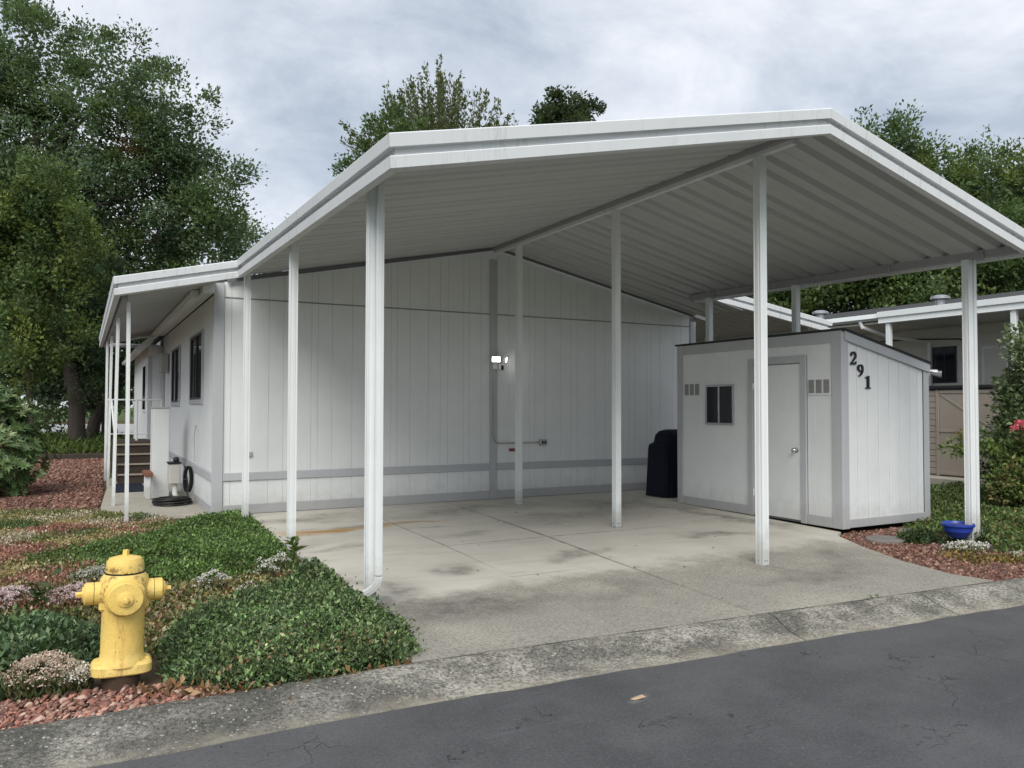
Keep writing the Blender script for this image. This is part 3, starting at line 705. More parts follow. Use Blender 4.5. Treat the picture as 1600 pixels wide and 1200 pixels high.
for (x, y, z) in ((.385, -5.62, -.05), (.345, -3.17, -.005), (.34, -.53, 0), (RX, -5.80, -.055), (RX, -3.38, -.006), (RX, -.84, 0)):
    MB().box(x-.047, x+.047, y-.047, y+.047, z-.02, z+.012, .003).build('post_base', M_ALU, carport)
    for dx_, dy_ in ((-.043, .012), (-.012, -.043), (.016, -.043)): MB().lathe([(0, -.003), (.006, -.003), (.006, .003), (0, .004)], n=8, T=aim((x+dx_, y+dy_, z+.05), (-1, 0, 0) if abs(dx_) > .04 else (0, -1, 0)) @ Matrix.Rotation(R(90), 4, 'X')).build('screw', M_DIRTPAD, carport)
# corroded footing at the middle front post
def ringnoise(cx, cy, r0_, r1_, z0, z1, n=18):
    rs = [1+random.uniform(-.15, .15) for _ in range(n)]
    f_ = lambda r_, z: [(cx+r_*rs[i]*math.cos(i*2*math.pi/n), cy+r_*rs[i]*math.sin(i*2*math.pi/n), z) for i in range(n)]
    return [f_(r0_, z0), f_(r0_*.95, (z0+z1)/2), f_(r1_, z1)]
MB().loft(ringnoise(RX, -5.80, .125, .07, -.075, -.048)).build('post_footing', M_DIRTPAD, carport)
# downspouts with corrugated shoe
def downspout(root, x, y, z1, shoe=True, zb=0.1, dx=-1):
    mb = MB(); w_, d_ = 0.056, 0.042
    ring = []
    for i in range(24):
        a = i/24*2*math.pi; cx_ = math.copysign(abs(math.cos(a))**.35, math.cos(a)); sy_ = math.copysign(abs(math.sin(a))**.35, math.sin(a)); k_ = 1-(.07 if i % 2 else 0)
        ring.append((cx_*w_/2*k_, sy_*d_/2*k_))
    rings = [[(x+p[0], y+p[1], z) for p in ring] for z in (z1, zb)]
    ds = mb.loft(rings).build('downspout', M_WHITE, root)
    if shoe:
        rr_ = []; n = 17
        for i in range(n):
            t = i/(n-1); a = t*R(66); k_ = 1.06 if i % 2 else 0.92
            if i > 13: k_ = 1
            rad = 0.10; ctr = Vector((x+dx*rad, y, zb-.02))
            px = ctr.x-dx*rad*math.cos(a); pz = ctr.z-rad*math.sin(a)
            tx = Vector((math.cos(a), 0, 0)); ax = Vector((-dx*math.cos(a), 0, -math.sin(a)))
            if t > .85:
                e_ = (t-.85)*.6; px += dx*math.sin(a)*e_; pz -= math.cos(a)*e_
            rr_.append([Vector((px, y+p[1]*k_, pz))+ax*(-p[0]*dx*k_*-1) for p in ring])
        MB().loft(rr_).build('downspout_shoe', M_WHITE, ds, smooth=False)
    return ds
downspout(carport, 0.425, -5.695, uz(.43, -5.7), True, 0.22); downspout(carport, 7.57, -5.96, eb(-6)+.02, False, 0.0)

# ================================================================ side awnings
aw = thing('side_awning', 'low white metal awning along the left side of the house on thin posts', 'awning', (-0.6, 4, 0))
def az(x, y): return 3.255-0.235*(0.25-x)-0.02
yy = -0.57
while yy < 8.95: pan(yy, yy+.3175, -1.18, 0.0 if yy > -.2 else 0.0, aw, az); yy += .3175
fascia(FPATH[3:], aw, -1)
MB().box(-1.18, 0.0, 9.02, 9.1, 2.86, 2.95, .01).build('end_beam', M_BEAM, aw)
MB().box(-1.16, -1.09, -.4, 9.0, az(-1.1, 0)-.09, az(-1.1, 0)-.005, .006).build('eave_beam', M_BEAM, aw)
for (b, t) in (((-1.06, -0.12), (-1.07, 2.85)), ((-1.155, 1.8), (-1.125, 2.83)), ((-1.14, 5.37), (-1.11, 2.84)), ((-1.155, 6.83), (-1.15, 2.83))):
    post(aw, b[0], b[1], -.04, t[1], 0.046, (t[0]-b[0], 0))
aw2 = thing('side_awning', 'white metal awning on the far right side of the house, seen above the shed roof', 'awning', (10.2, 3, 0))
def az2(x, y): return 3.60-0.15*(x-8.7)
yy = -0.27
while yy < 7.3: pan(yy, yy+.3175, 8.62, 11.845, aw2, az2); yy += .3175
fascia([(11.85, 7.4, 3.02), (11.85, -0.3, 3.02), (8.72, -0.3, 3.49)], aw2, -1)
for y in (-.1, 3.0, 6.5): post(aw2, 11.6, y, -.03, az2(11.6, 0), .08)

# ================================================================ storage shed
shed = thing('storage_shed', 'white lean-to shed with grey trim and black house numbers under the carport edge', 'shed', (7.45, -3.34, 0))
X0, X1, Y0, Y1, ZL, ZR = 6.64, 8.30, -4.86, -1.82, 2.445, 2.075
def sz(x): return ZL+(ZR-ZL)*(x-X0)/(X1-X0)
MB().prism([(X0+.02, 0), (X1-.02, 0), (X1-.02, sz(X1)), (X0+.02, sz(X0))], 'y', Y0+.02, Y1-.0).build('wall_core', M_GROOVE, shed)
fw_ = MB().prism([(X0+.1, .05), (X1-.1, .05), (X1-.1, sz(X1-.1)-.1), (X0+.1, sz(X0+.1)-.1)], 'y', Y0+.012, Y0+.019).build('front_wall', M_DARKCAV, shed)
fx = [X0+.105, 6.925, 7.12, 7.325, 7.53, 7.735, 7.94, 8.1, X1-.085]
for a, b in zip(fx[:-1], fx[1:]):
    g = .0035; c = .005; poly = [(a+g, .1), (b-g, .1), (b-g, sz(b)-.11), (a+g, sz(a)-.11)]; inn = [(a+g+c, .1), (b-g-c, .1), (b-g-c, sz(b)-.11), (a+g+c, sz(a)-.11)]
    MB().loft([[(p[0], Y0+.018, p[1]) for p in poly], [(p[0], Y0+.003, p[1]) for p in poly], [(p[0], Y0-.001, p[1]) for p in inn]]).build('siding_board', M_SIDE, fw_)
lw_ = bx('side_wall', M_GROOVE, shed, X0+.012, X0+.019, Y0+.1, Y1-.08, .05, ZL-.1, 0)
DO = (-4.235, -3.415, 0.03, 2.065); SW = (-3.03, -2.445, 1.235, 1.825)
gl = groove_seq(Y0+.12, Y1-.1, 2)
cuts = sorted(set(gl+[DO[0]-.1, DO[1]+.1]))
for a, b in zip(cuts[:-1], cuts[1:]):
    if b-a < .02: continue
    if a >= DO[0]-.101 and b <= DO[1]+.101: segs = [(DO[3]+.1, ZL-.13)]
    else: segs = [(.1, ZL-.13)]
    for z0, z1 in segs: MB().box(X0, X0+.018, a+.0008, b-.0008, z0, z1, .002).build('siding_board', M_SIDE, lw_)
# trim
for (a, b) in ((Y0-.022, Y0+.13), (Y1-.11, Y1+.01)): MB().box(X0-.022, X0-.001, a, b, 0, ZL-.001, .004).build('corner_trim', M_TRIM, shed)
MB().box(X0-.02, X0-.001, Y0+.131, Y1-.111, ZL-.145, ZL-.002, .004).build('top_trim', M_TRIM, shed)
for a, b in ((Y0+.131, DO[0]-.1), (DO[1]+.1, Y1-.111)): MB().box(X0-.02, X0-.001, a+.001, b-.001, 0, .125, .004).build('base_trim', M_TRIM, shed)
MB().box(X0-.0, X0+.105, Y0-.022, Y0-.002, 0, sz(X0)-.02, .004).build('corner_trim', M_TRIM, shed)
MB().box(X1-.085, X1+.01, Y0-.022, Y0-.002, 0, sz(X1)-.01, .004).build('corner_trim', M_TRIM, shed)
MB().box(X1+.001, X1+.02, Y0-.022, Y0+.08, 0, sz(X1)-.01, .004).build('corner_trim', M_TRIM, shed)
MB().loft([[(x, Y0-.04, sz(x)-.112), (x, Y0-.004, sz(x)-.112), (x, Y0-.004, sz(x)-.002), (x, Y0-.04, sz(x)-.002)] for x in (X0+.03, X1+.02)]).build('rake_trim', M_TRIM, shed)
MB().box(X0+.106, X1-.086, Y0-.02, Y0-.002, .01, .115, .004).build('base_trim', M_TRIM, shed)
roof_r = []
rf = MB().loft([[(x, y, sz(x)+z) for y, z in ((Y0-.055, .002), (Y1+.05, .002), (Y1+.05, .016), (Y0-.055, .016))] for x in (X0-.035, X0+.5, X1-.4, X1+.05)]).build('roof', M_SHINGLE, shed)
for i in range(9):
    x = X0-.02+i*.188
    MB().box(x, x+.20, Y0-.062, Y1+.055, 0, .007, .002, Matrix.Translation((0, 0, sz(x)+.016+.003)) @ Matrix.Translation((x, 0, 0)) @ Matrix.Rotation(R(12.2), 4, 'Y') @ Matrix.Translation((-x, 0, 0))).build('shingle_course', M_SHINGLE, rf)
# door, frame, hinges, knob
for q in ((DO[0]-.098, DO[0]-.002, 0.0, DO[3]+.1), (DO[1]+.002, DO[1]+.098, 0, DO[3]+.1)): MB().box(X0-.03, X0-.001, *q, .004).build('door_frame', M_TRIM, shed)
MB().box(X0-.029, X0-.001, DO[0]-.001, DO[1]+.001, DO[3]+.008, DO[3]+.099, .004).build('door_frame', M_TRIM, shed)
MB().box(X0-.004, X0+.01, DO[0]-.002, DO[1]+.002, DO[3]-.01, DO[3]+.007, 0).build('door_gap', M_GROOVE, shed)
door = MB().box(X0-.016, X0+.016, DO[0]+.004, DO[1]-.004, DO[2], DO[3]-.004, .004).build('door', M_SIDE, shed)
TX = Matrix.Rotation(R(-90), 4, 'Y')
MB().lathe([(0, 0), (.034, 0), (.036, .006), (.014, .010), (.013, .035), (.028, .045), (.031, .062), (.022, .074), (0, .077)], n=18, T=Matrix.Translation((X0-.016, -4.165, .935)) @ TX).build('knob', M_CHROME, door, smooth=True)
for z in (.32, 1.78):
    MB().box(X0-.03, X0-.015, DO[1]-.05, DO[1]-.006, z-.045, z+.045, .003).tube([(X0-.032, DO[1]-.006, z-.05), (X0-.032, DO[1]-.006, z+.05)], .007, 8).build('hinge', M_SIDE, door)
# sliding window
wf = MB(); a, b, c, d = SW
for q in ((a, b, c, c+.03), (a, b, d-.03, d)): wf.box(X0-.024, X0+.004, q[0], q[1], q[2], q[3], .003)
for y in (a, b-.028): wf.box(X0-.0235, X0+.004, y, y+.028, c+.031, d-.031, .003)
wf = wf.build('window', M_ALU, shed)
MB().box(X0-.012, X0-.002, a+.028, b-.028, c+.03, d-.03, 0).build('pane', M_GLASS, wf)
MB().box(X0-.03, X0-.012, (a+b)/2-.012, (a+b)/2+.014, c+.03, d-.03, .003).build('sash', M_ALU, wf); MB().box(X0-.034, X0-.0305, (a+b)/2-.006, (a+b)/2+.004, c+.2, c+.34, .001).build('latch', M_PVC, wf)
for yv in (-2.145, -4.53):
    vf = MB(); vf.box(X0-.012, X0-.002, yv-.18, yv+.18, 1.65, 1.868, .003); vf = vf.build('vent_grille', M_PVC if False else M_SIDE, shed)
    for k_ in range(3):
        y = yv-.117+k_*.117; l_ = MB()
        l_.box(X0-.0135, X0-.0125, y-.045, y+.045, 1.675, 1.845, 0)
        pn = l_.build('vent_mesh', M_GREYBOX, vf); 
        l2 = MB()
        for q in range(11): z = 1.68+q*.0155; l2.box(X0-.018, X0-.0138, y-.045, y+.045, z, z+.006, 0)
        l2.build('louvre', simple('vent_louvre_grey', (.22, .22, .21), .7) if 'vent_louvre_grey' not in bpy.data.materials else bpy.data.materials['vent_louvre_grey'], vf)  # thin slats in a flat grey, darker than the mesh behind them
# house number digits: strokes of varying width, raised on the siding
def stroke(mb, pts, wid, y0, y1):
    L = []; Rr = []
    for i, p in enumerate(pts):
        a = Vector(pts[max(i-1, 0)]); b = Vector(pts[min(i+1, len(pts)-1)]); d = (b-a).normalized(); n_ = Vector((-d.y, d.x)); w_ = wid[i]/2
        L.append(Vector(p)+n_*w_); Rr.append(Vector(p)-n_*w_)
    mb.loft([[(l.x, y0, l.y), (l.x, y1, l.y), (r_.x, y1, r_.y), (r_.x, y0, r_.y)] for l, r_ in zip(L, Rr)])
def digit(ch, x, z, h):
    """x,z : lower left; h : height"""
    mb = MB(); y0, y1 = Y0-.024, Y0-.003; q = lambda u, v: (x+u*h*1.32, z+v*h)
    arc = lambda cx, cy, rx, ry, a0, a1, n: [q(cx+rx*math.cos(R(a0+(a1-a0)*i/n)), cy+ry*math.sin(R(a0+(a1-a0)*i/n))) for i in range(n+1)]
    if ch == '1':
        mb.prism([q(.20, .06), q(.37, .06), q(.37, 1.0), q(.31, 1.0), q(.20, .93)], 'y', y0, y1)
        mb.prism([q(.05, .80), q(.05, .86), q(.21, .95), q(.21, .84)], 'y', y0+.001, y1)
        mb.prism([q(.05, 0), q(.52, 0), q(.52, .055), q(.37, .10), q(.20, .10), q(.05, .055)], 'y', y0+.002, y1)
    if ch == '2':
        p = arc(.30, .72, .215, .25, 165, -30, 16)+[q(.36, .40), q(.22, .22), q(.10, .10)]
        wd = [(.07+.11*max(0, math.sin(i/16*math.pi)**1.3) if i < 10 else .15) for i in range(17)]+[.12, .08, .055]
        stroke(mb, p, [v*h for v in wd], y0, y1)
        mb.lathe([(0, -.0105), (.065*h, -.0105), (.065*h, .0105), (0, .0105)], n=14, T=Matrix.Translation((*[q(.13, .74)[0], (y0+y1)/2, q(.13, .74)[1]],)) @ Matrix.Rotation(R(90), 4, 'X'))
        mb.prism([q(.04, 0), q(.52, 0), q(.58, .26), q(.53, .26), q(.47, .16), q(.14, .15), q(.04, .07)], 'y', y0+.001, y1-.001)
    if ch == '9':
        p = arc(.29, .68, .19, .27, -20, 340, 28)
        wd = [.06+.10*abs(math.cos(R(-20+360*i/28)))**1.2 for i in range(29)]
        stroke(mb, p, [v*h for v in wd], y0, y1)
        p = [q(.485, .72), q(.49, .55), q(.46, .38), q(.38, .22), q(.26, .09), q(.12, .03)]
        stroke(mb, p, [v*h for v in (.12, .16, .16, .14, .10, .05)], y0+.001, y1-.001)
    return mb.build('house_number', M_DIGIT, shed)
for ch_, x_, z_, h_ in (('2', 6.782, 2.027, .155), ('9', 6.915, 1.88, .155), ('1', 7.055, 1.732, .160)):
    digit(ch_, x_, z_, h_)['label'] = 'black raised digit %s' % ch_

# ================================================================ fixtures and small things
fl = thing('floodlight', 'lit white twin-head security floodlight on the house end wall', 'light', (4.33, -0.06, 2.2))
MB().box(4.27, 4.37, -.075, -.029, 2.10, 2.23, .01).build('back_plate', M_PVC, fl)
for dx, d in ((-.05, (-.15, -1, -.12)), (.125, (.9, -.55, -.25))):
    T = aim((4.33+dx, -.15, 2.26), d)
    h_ = MB().box(-.075, .075, -.012, .022, -.045, .045, .008, T); h_.tube([(4.33+dx*.3, -.08, 2.2), (4.33+dx, -.14, 2.25)], .014, 8)
    hd = h_.build('lamp_head', M_PVC, fl); MB().box(-.066, .066, -.016, -.0125, -.037, .037, 0, T).build('led_panel', M_LED, hd)
sn = MB().box(4.36, 4.43, -.15, -.08, 2.08, 2.19, .012).build('sensor', M_PVC, fl); MB().box(4.372, 4.418, -.156, -.1505, 2.09, 2.165, .002).build('lens', M_BLACK, sn)
co = thing('conduit', 'grey electrical conduit running down the batten and across to an outlet box', 'conduit', (4.28, -.03, 0.88))
pts = [(4.285, -.045, 2.11), (4.285, -.045, 1.05)]+[(4.285+.13*(1-math.cos(t*math.pi/10)), -.045, 1.03-.13*math.sin(t*math.pi/10)) for t in range(1, 6)]+[(5.18, -.04, .90)]
MB().tube(pts, .013, 8).build('pipe', M_GREYBOX, co, smooth=True)
ob = MB().box(5.16, 5.30, -.065, -.012, .85, .95, .006).build('outlet_box', M_ALU, co)
for x in (5.205, 5.255): MB().box(x-.017, x+.017, -.070, -.0655, .875, .925, .003).build('socket', M_BLACK, ob)
f2 = thing('floodlight', 'small grey unlit twin floodlight at the right corner of the shed eave', 'light', (8.34, -4.9, 1.98))
MB().lathe([(0, 0), (.05, 0), (.05, .03), (0, .03)], T=Matrix.Translation((8.322, -4.83, 1.93)) @ Matrix.Rotation(R(90), 4, 'Y')).tube([(8.35, -4.83, 1.93), (8.40, -4.86, 1.96)], .016).build('bracket', M_GREYBOX, f2)
for k_, d in enumerate(((.8, -.6, -.25), (.5, -.9, -.1))):
    T = aim((8.41+.02*k_, -4.87-.05*k_, 1.97-.03*k_), d) @ Matrix.Rotation(R(90), 4, 'X')
    MB().lathe([(0, -.07), (.022, -.07), (.028, -.02), (.045, .04), (.045, .055), (.035, .05), (0, .045)], n=16, T=T).build('lamp_head', M_ALU, f2, smooth=True)
MB().tube([(8.322, -4.83, 1.9), (8.325, -4.83, 1.78)], [.03, .012], 8).build('sensor', M_GREYBOX, f2)

# covered grill between the shed and the house
gr = thing('covered_grill', 'barbecue grill under a navy blue fabric cover behind the shed', 'grill', (7.15, -.95, 0))
mb = MB(); rings = []
prof = [(0, 1.03, .29), (.06, 1.02, .285), (.45, 1.0, .27), (.78, .985, .26), (.86, .96, .25), (.90, .74, .24), (1.02, .70, .22), (1.085, .60, .17), (1.115, .40, .08)]
for z, wf_, dp in prof:
    ring = []
    for i in range(56):
        a = i/56*2*math.pi; c_, s_ = math.cos(a), math.sin(a)
        x = math.copysign(abs(c_)**.35, c_)*wf_*.47; y = math.copysign(abs(s_)**.35, s_)*dp
        k_ = 1+.035*math.sin(a*13+1.3*math.sin(a*3))*(1-z/1.2)
        ring.append((7.30+x*k_, -.98+y*k_, z+.012*math.sin(a*9)*(z < .01)))
    rings.append(ring)
mb.loft(rings).build('cover', M_NAVY, gr, smooth=True)

# entry steps
st = thing('entry_steps', 'brown carpeted entry steps with pale nosings and a white pipe railing', 'steps', (-.66, 5.9, 0))
for i in range(4):
    y0 = 5.4+.27*i; z1 = .195+.18*i
    MB().box(-.97, -.36, y0+.02, 6.6, z1-.18+(0 if i == 0 else .001), z1-.03, 0).build('riser', M_STEP, st)
    tr = MB().box(-.98, -.35, y0, y0+.29, z1-.029, z1, .006).build('tread', M_STEP, st); MB().box(-.98, -.35, y0-.012, y0-.001, z1-.032, z1+.002, .004).build('nosing', M_NOSE, tr)
MB().box(-1.0, -.02, 6.62, 8.4, .70, .755, .01).build('landing', M_STEP, st)
for x in (-.98, -.03): MB().box(x-.03, x+.03, 8.3, 8.38, 0, .7, .005).build('landing_post', M_TIMBER, st)
rl = MB(); rl.tube([(-1.13, 7.4, 1.63), (-.06, 7.4, 1.63)], .017).tube([(-1.1, 7.4, .90), (-.32, 7.4, .90)], .012)
rl.build('railing', M_WHITE, st)
for x in (-1.12, -.55, -.06): MB().tube([(x, 7.4, .7), (x, 7.4, 1.63)], .024 if x != -1.12 else .02, 8).build('railing_post', M_WHITE, st)
MB().tube([(-1.02, 5.35, .02), (-1.03, 5.36, .95), (-1.04, 5.5, 1.05), (-1.06, 6.6, 1.62), (-1.1, 7.4, 1.63)], .02).build('handrail', M_WHITE, st, smooth=True)
tag(MB().box(-1.07, -.56, 3.75, 5.36, .0045, .02, .004).build('doormat', M_MAT), 'dark navy runner mat lying at the foot of the brown steps', 'mat')
cb = thing('utility_enclosure', 'tall narrow white plywood enclosure beside the steps', 'enclosure', (-.44, 2.8, 0))
MB().box(-.565, -.315, 2.69, 3.15, .0, 1.46, .006).build('box', M_SIDE, cb); MB().box(-.58, -.30, 2.675, 3.165, 1.461, 1.485, .006).build('cap', M_TRIM, cb); MB().box(-.57, -.31, 2.682, 2.689, .0, .12, .003).build('base_trim', M_SIDE, cb)
bn = thing('low_bench', 'low white stand with a red-brown wooden top next to the tall enclosure', 'bench', (-.64, 2.6, 0))
MB().box(-.70, -.575, 2.35, 2.95, .375, .44, .008).build('top', M_BENCH, bn)
for y in (2.45, 2.85): MB().box(-.672, -.60, y-.04, y+.04, .005, .374, .006).build('leg', M_WHITE, bn)
ub = thing('water_meter_box', 'cream utility box with a black lid on a white pipe by the house wall', 'utility box', (-.26, 2.25, 0))
MB().box(-.36, -.19, 2.15, 2.4, .26, .575, .01).build('box', M_BOX, ub); MB().box(-.375, -.175, 2.135, 2.415, .576, .605, .006).build('lid', M_BLACK, ub)
MB().lathe([(0, 0), (.036, 0), (.05, .03), (.04, .07), (0, .085)], (-.25, 2.2, .606), 14).build('cap', M_BLACK, ub, smooth=True)
MB().tube([(-.26, 2.25, .27), (-.26, 2.25, .10), (-.22, 2.25, .0)], .04, 10).build('pipe', M_PVC, ub, smooth=True)
pts = []
for i in range(26*9):
    t = i/26*2*math.pi; lp = i//26; r_ = .235+.035*math.sin(lp*2.1)+.012*math.sin(t*.37)
    pts.append((-.37+r_*1.0*math.cos(t)+.02*math.sin(lp*1.7), 1.56+r_*1.0*math.sin(t)+.03*math.cos(lp*2.3), .02+.011*lp+.008*math.sin(t*.9+lp)))
pts += [(-.13, 1.78, .14), (-.10, 1.95, .25), (-.12, 2.05, .45), (-.14, 2.1, .55)]
tag(MB().tube(pts, .013, 6).build('garden_hose', M_HOSE, smooth=True), 'coiled black garden hose lying on the walkway by the house corner', 'hose')
hz_ = MB()
for k_ in range(4):
    a0 = [(-.11+.015*k_+.05*math.cos(t), 2.02+.012*k_, .34+.20*math.sin(t)) for t in np.linspace(0, 2*math.pi, 22)]
    hz_.tube(a0, .011, 6)
tag(hz_.build('garden_hose', M_HOSE, smooth=True), 'black hose hanging in loops beside the cream utility box', 'hose')

# fire hydrant
hy = thing('fire_hydrant', 'yellow chipped fire hydrant standing among flowers beside the kerb', 'hydrant', (-1.36, -6.47, -.06))
HXc, HYc, Z = -1.36, -6.47, -.005
HT = Matrix.Translation((HXc, HYc, Z)) @ Matrix.Rotation(R(1.2), 4, 'Y') @ Matrix.Diagonal((1, 1, .965, 1))
def L(prof, n=36): return MB().lathe(prof, n=n, T=HT)
def sup(rx, ry, z, ex=1.0, n=40):
    o = []
    for i in range(n):
        a = i/n*2*math.pi; c_, s_ = math.cos(a), math.sin(a)
        o.append(HT @ Vector((math.copysign(abs(c_)**ex, c_)*rx, math.copysign(abs(s_)**ex, s_)*ry, z)))
    return o
MB().loft([sup(.148, .108, 0, .5), sup(.156, .115, .008, .5), sup(.156, .115, .054, .5), sup(.147, .106, .066, .5), sup(.13, .115, .07, .9)]).build('base_flange', M_HYD, hy, smooth=True)
L([(0, -.2), (.10, -.2), (.10, -.0), (0, -.0)]).build('riser_pipe', M_DIRTPAD, hy)
for sx in (-1, 1):
    MB().lathe([(0, .0), (.024, .0), (.023, .007), (.016, .012), (0, .012)], n=6, T=HT @ Matrix.Translation((sx*.126, -.02, .064))).build('bolt', M_HYD, hy)
L([(0, .05), (.128, .05), (.128, .066), (.116, .085), (.112, .12), (.112, .40), (.118, .425), (.128, .44), (.13, .50), (.124, .545), (.112, .565), (.106, .575), (0, .575)]).build('barrel', M_HYD, hy, smooth=True)
L([(0, .572), (.105, .572), (.105, .581), (0, .581)]).build('seam', M_BLACK, hy)
bon = L([(0, .58), (.094, .58), (.100, .584), (.100, .60), (.096, .64), (.084, .662), (.05, .672), (.024, .676), (0, .677)]).build('bonnet', M_HYD, hy, smooth=True)
MB().lathe([(0, 0), (.02, 0), (.0175, .036), (0, .038)], n=5, T=HT @ Matrix.Translation((0, 0, .672))).build('operating_nut', M_HYD, bon)
PN = HT @ Matrix.Translation((0, -.1, .455)) @ Matrix.Rotation(R(90), 4, 'X')
MB().lathe([(0, -.02), (.108, -.02), (.108, .03), (.1, .04), (.101, .042), (0, .042)], n=40, T=PN).build('pumper_nozzle', M_HYD, hy, smooth=True)
pc = MB().lathe([(0, .04), (.094, .04), (.094, .075), (.088, .083), (.042, .086), (.040, .096), (.034, .099), (0, .099)], n=40, T=PN).build('pumper_cap', M_HYD, hy, smooth=True)
MB().lathe([(0, .097), (.019, .097), (.015, .128), (0, .13)], n=5, T=PN).build('cap_nut', M_HYD, pc)
for sgn in (-1, 1):
    SN = HT @ Matrix.Translation((sgn*.10, 0, .465)) @ Matrix.Rotation(R(90)*sgn, 4, 'Y')
    MB().lathe([(0, -.03), (.072, -.03), (.066, .01), (.064, .052), (0, .052)], n=28, T=SN).build('hose_nozzle', M_HYD, hy, smooth=True)
    MB().lathe([(0, .05), (.060, .05), (.060, .056), (0, .056)], n=28, T=SN).build('seam', M_BLACK, hy)
    c_ = MB().lathe([(0, .055), (.064, .055), (.064, .095), (.056, .103), (.044, .105), (.044, .112), (0, .112)], n=28, T=SN).build('hose_cap', M_HYD, hy, smooth=True)
    MB().lathe([(0, .11), (.018, .11), (.015, .145), (0, .147)], n=5, T=SN).build('cap_nut', M_HYD, c_)
    MB().box(sgn*.10-.028, sgn*.10+.028, -.05, .05, .365, .43, .012, HT).build('boss', M_HYD, hy)

# blue pot, stepping stones, edging
pot = thing('flower_pot', 'round blue glazed flower pot with a rolled rim in the right garden bed', 'pot', (7.33, -5.88, 0))
MB().lathe([(0, .0), (.085, .0), (.10, .01), (.140, .075), (.146, .08), (.146, .09), (.160, .128), (.168, .132), (.176, .142), (.176, .166), (.167, .17), (.15, .145), (.08, .135), (0, .135)], (7.33, -5.88, -.005), 40).build('bowl', M_POT, pot, smooth=True)
MB().lathe([(0, 0), (.152, 0), (.12, .012), (0, .018)], (7.33, -5.88, .130), 24).build('soil', M_SOIL, pot)
for (x, y, r_, lab) in ((6.66, -5.42, .23, 'flat grey round stepping stone in red rock nearer the driveway'), (7.48, -5.22, .20, 'flat grey round stepping stone in red rock nearer the blue pot')):
    n = 20; rs = [r_*(1+random.uniform(-.07, .07)) for _ in range(n)]
    f_ = lambda k_, z: [(x+k_*rs[i]*math.cos(i*2*math.pi/n), y+k_*rs[i]*.9*math.sin(i*2*math.pi/n), z) for i in range(n)]
    tag(MB().loft([f_(1, -.12), f_(1, -.032), f_(.95, -.022)]).build('stepping_stone', M_SLATE), lab, 'stone', 'stepping stones in the right bed')
ed = thing('edging_timber', 'low dark timber edging at the back of the red rock bed under the tree', 'edging', (-1.8, 14.4, 0))
for a, b in ((-6.5, -4.3), (-4.28, -2.1), (-2.08, .1)): MB().box(a, b, 14.33, 14.47, -.02, .13, .015).build('timber', M_TIMBER, ed)
lf = MB(); zz = -.1455
LQ = [(-.05, -.02, .003), (.0, -.035, .010), (.055, -.012, .004), (.04, .02, .012), (-.01, .03, .004), (-.075, .005, .006), (-.01, -.004, .010)]
lf.add([(1.21+x*.8, -7.89+y*.8, zz+z) for x, y, z in LQ], [(5, 0, 6), (0, 1, 6), (1, 2, 6), (2, 3, 6), (3, 4, 6), (4, 5, 6)])
tag(lf.build('fallen_leaf', simple('dry_tan_leaf', (.48, .36, .24), .7)), 'dry tan fallen leaf lying alone on the asphalt', 'leaf')

# ================================================================ neighbour's place on the right
nb_ = thing('neighbour_house', 'pale neighbouring mobile home with a covered porch, partly hidden by shrubs', 'house', (16.5, 3, 0))
nw = bx('wall', M_NWALL, nb_, 16.0, 24.0, -14, 12, 0, 3.75, 0)
for k_ in range(17): MB().box(15.985, 15.999, -14, 12, .35+k_*.2, .35+k_*.2+.192, .003).build('lap_board', M_NWALL, nw)
rf = MB().loft([[(14.0, y, 3.60), (15.9, y, 3.86), (20, y, 4.55), (24.5, y, 3.8), (24.5, y, 3.7), (20, y, 4.45), (14.0, y, 3.56)] for y in (-14.2, 8.5)]).build('roof', M_SHINGLE, nb_)
for y, x in ((2.55, 15.0), (-.55, 15.2), (-2.9, 15.3)):
    z = 3.60+(x-14)*.135
    MB().lathe([(0, 0), (.10, 0), (.10, .12), (.2, .14), (.2, .19), (.12, .225), (0, .23)], (x, y, z), 18).build('roof_vent', M_ALU, rf, smooth=True)
MB().prism([(13.88, 3.57), (13.86, 3.47), (13.95, 3.42), (14.02, 3.42), (14.02, 3.57)], 'y', .02, 8.5).build('gutter', M_WHITE, nb_)
MB().prism([(13.80, 3.59), (13.80, 3.47), (13.84, 3.46), (13.83, 3.34), (13.98, 3.34), (13.98, 3.59)], 'y', -14, 0).build('porch_fascia', M_WHITE, nb_)
bx('porch_ceiling', M_PAN, nb_, 13.99, 15.98, -14, -.01, 3.36, 3.40, 0); bx('soffit', M_NWALL, nb_, 14.03, 15.98, .0, 8.5, 3.36, 3.40, 0)
for y in (-.20, -2.86, -6.0): bx('porch_post', M_WHITE, nb_, 13.87, 13.97, y-.05, y+.05, 0, 3.34)
MB().tube([(13.95, .55, 3.43), (13.95, .5, 3.3), (14.6, .3, 3.1), (15.9, .2, 3.02), (15.93, .2, .1)], .045, 10).build('downspout', M_WHITE, nb_)
wn_ = bx('window', M_BRONZE, nb_, 15.955, 15.984, -.42, .16, 2.06, 2.90); bx('pane', M_GLASS, wn_, 15.948, 15.954, -.39, -.15, 2.09, 2.87, 0); bx('pane', M_GLASS, wn_, 15.948, 15.954, -.12, .13, 2.09, 2.87, 0)
wn_ = bx('window', M_WHITE, nb_, 15.955, 15.984, -1.6, -1.0, .6, 2.85); bx('pane', M_NWALL, wn_, 15.945, 15.954, -1.53, -1.07, .68, 2.78, 0)
MB().tube([(15.93, 1.5, 3.13), (15.93, .6, 3.12), (15.93, -.5, 3.05), (15.93, -.75, 2.98)], .014).build('cable', M_BLACK, nb_)
ts = thing('storage_cabinet', 'taupe resin storage cabinet with a braced door at the neighbouring house', 'cabinet', (13.9, -1.4, 0))
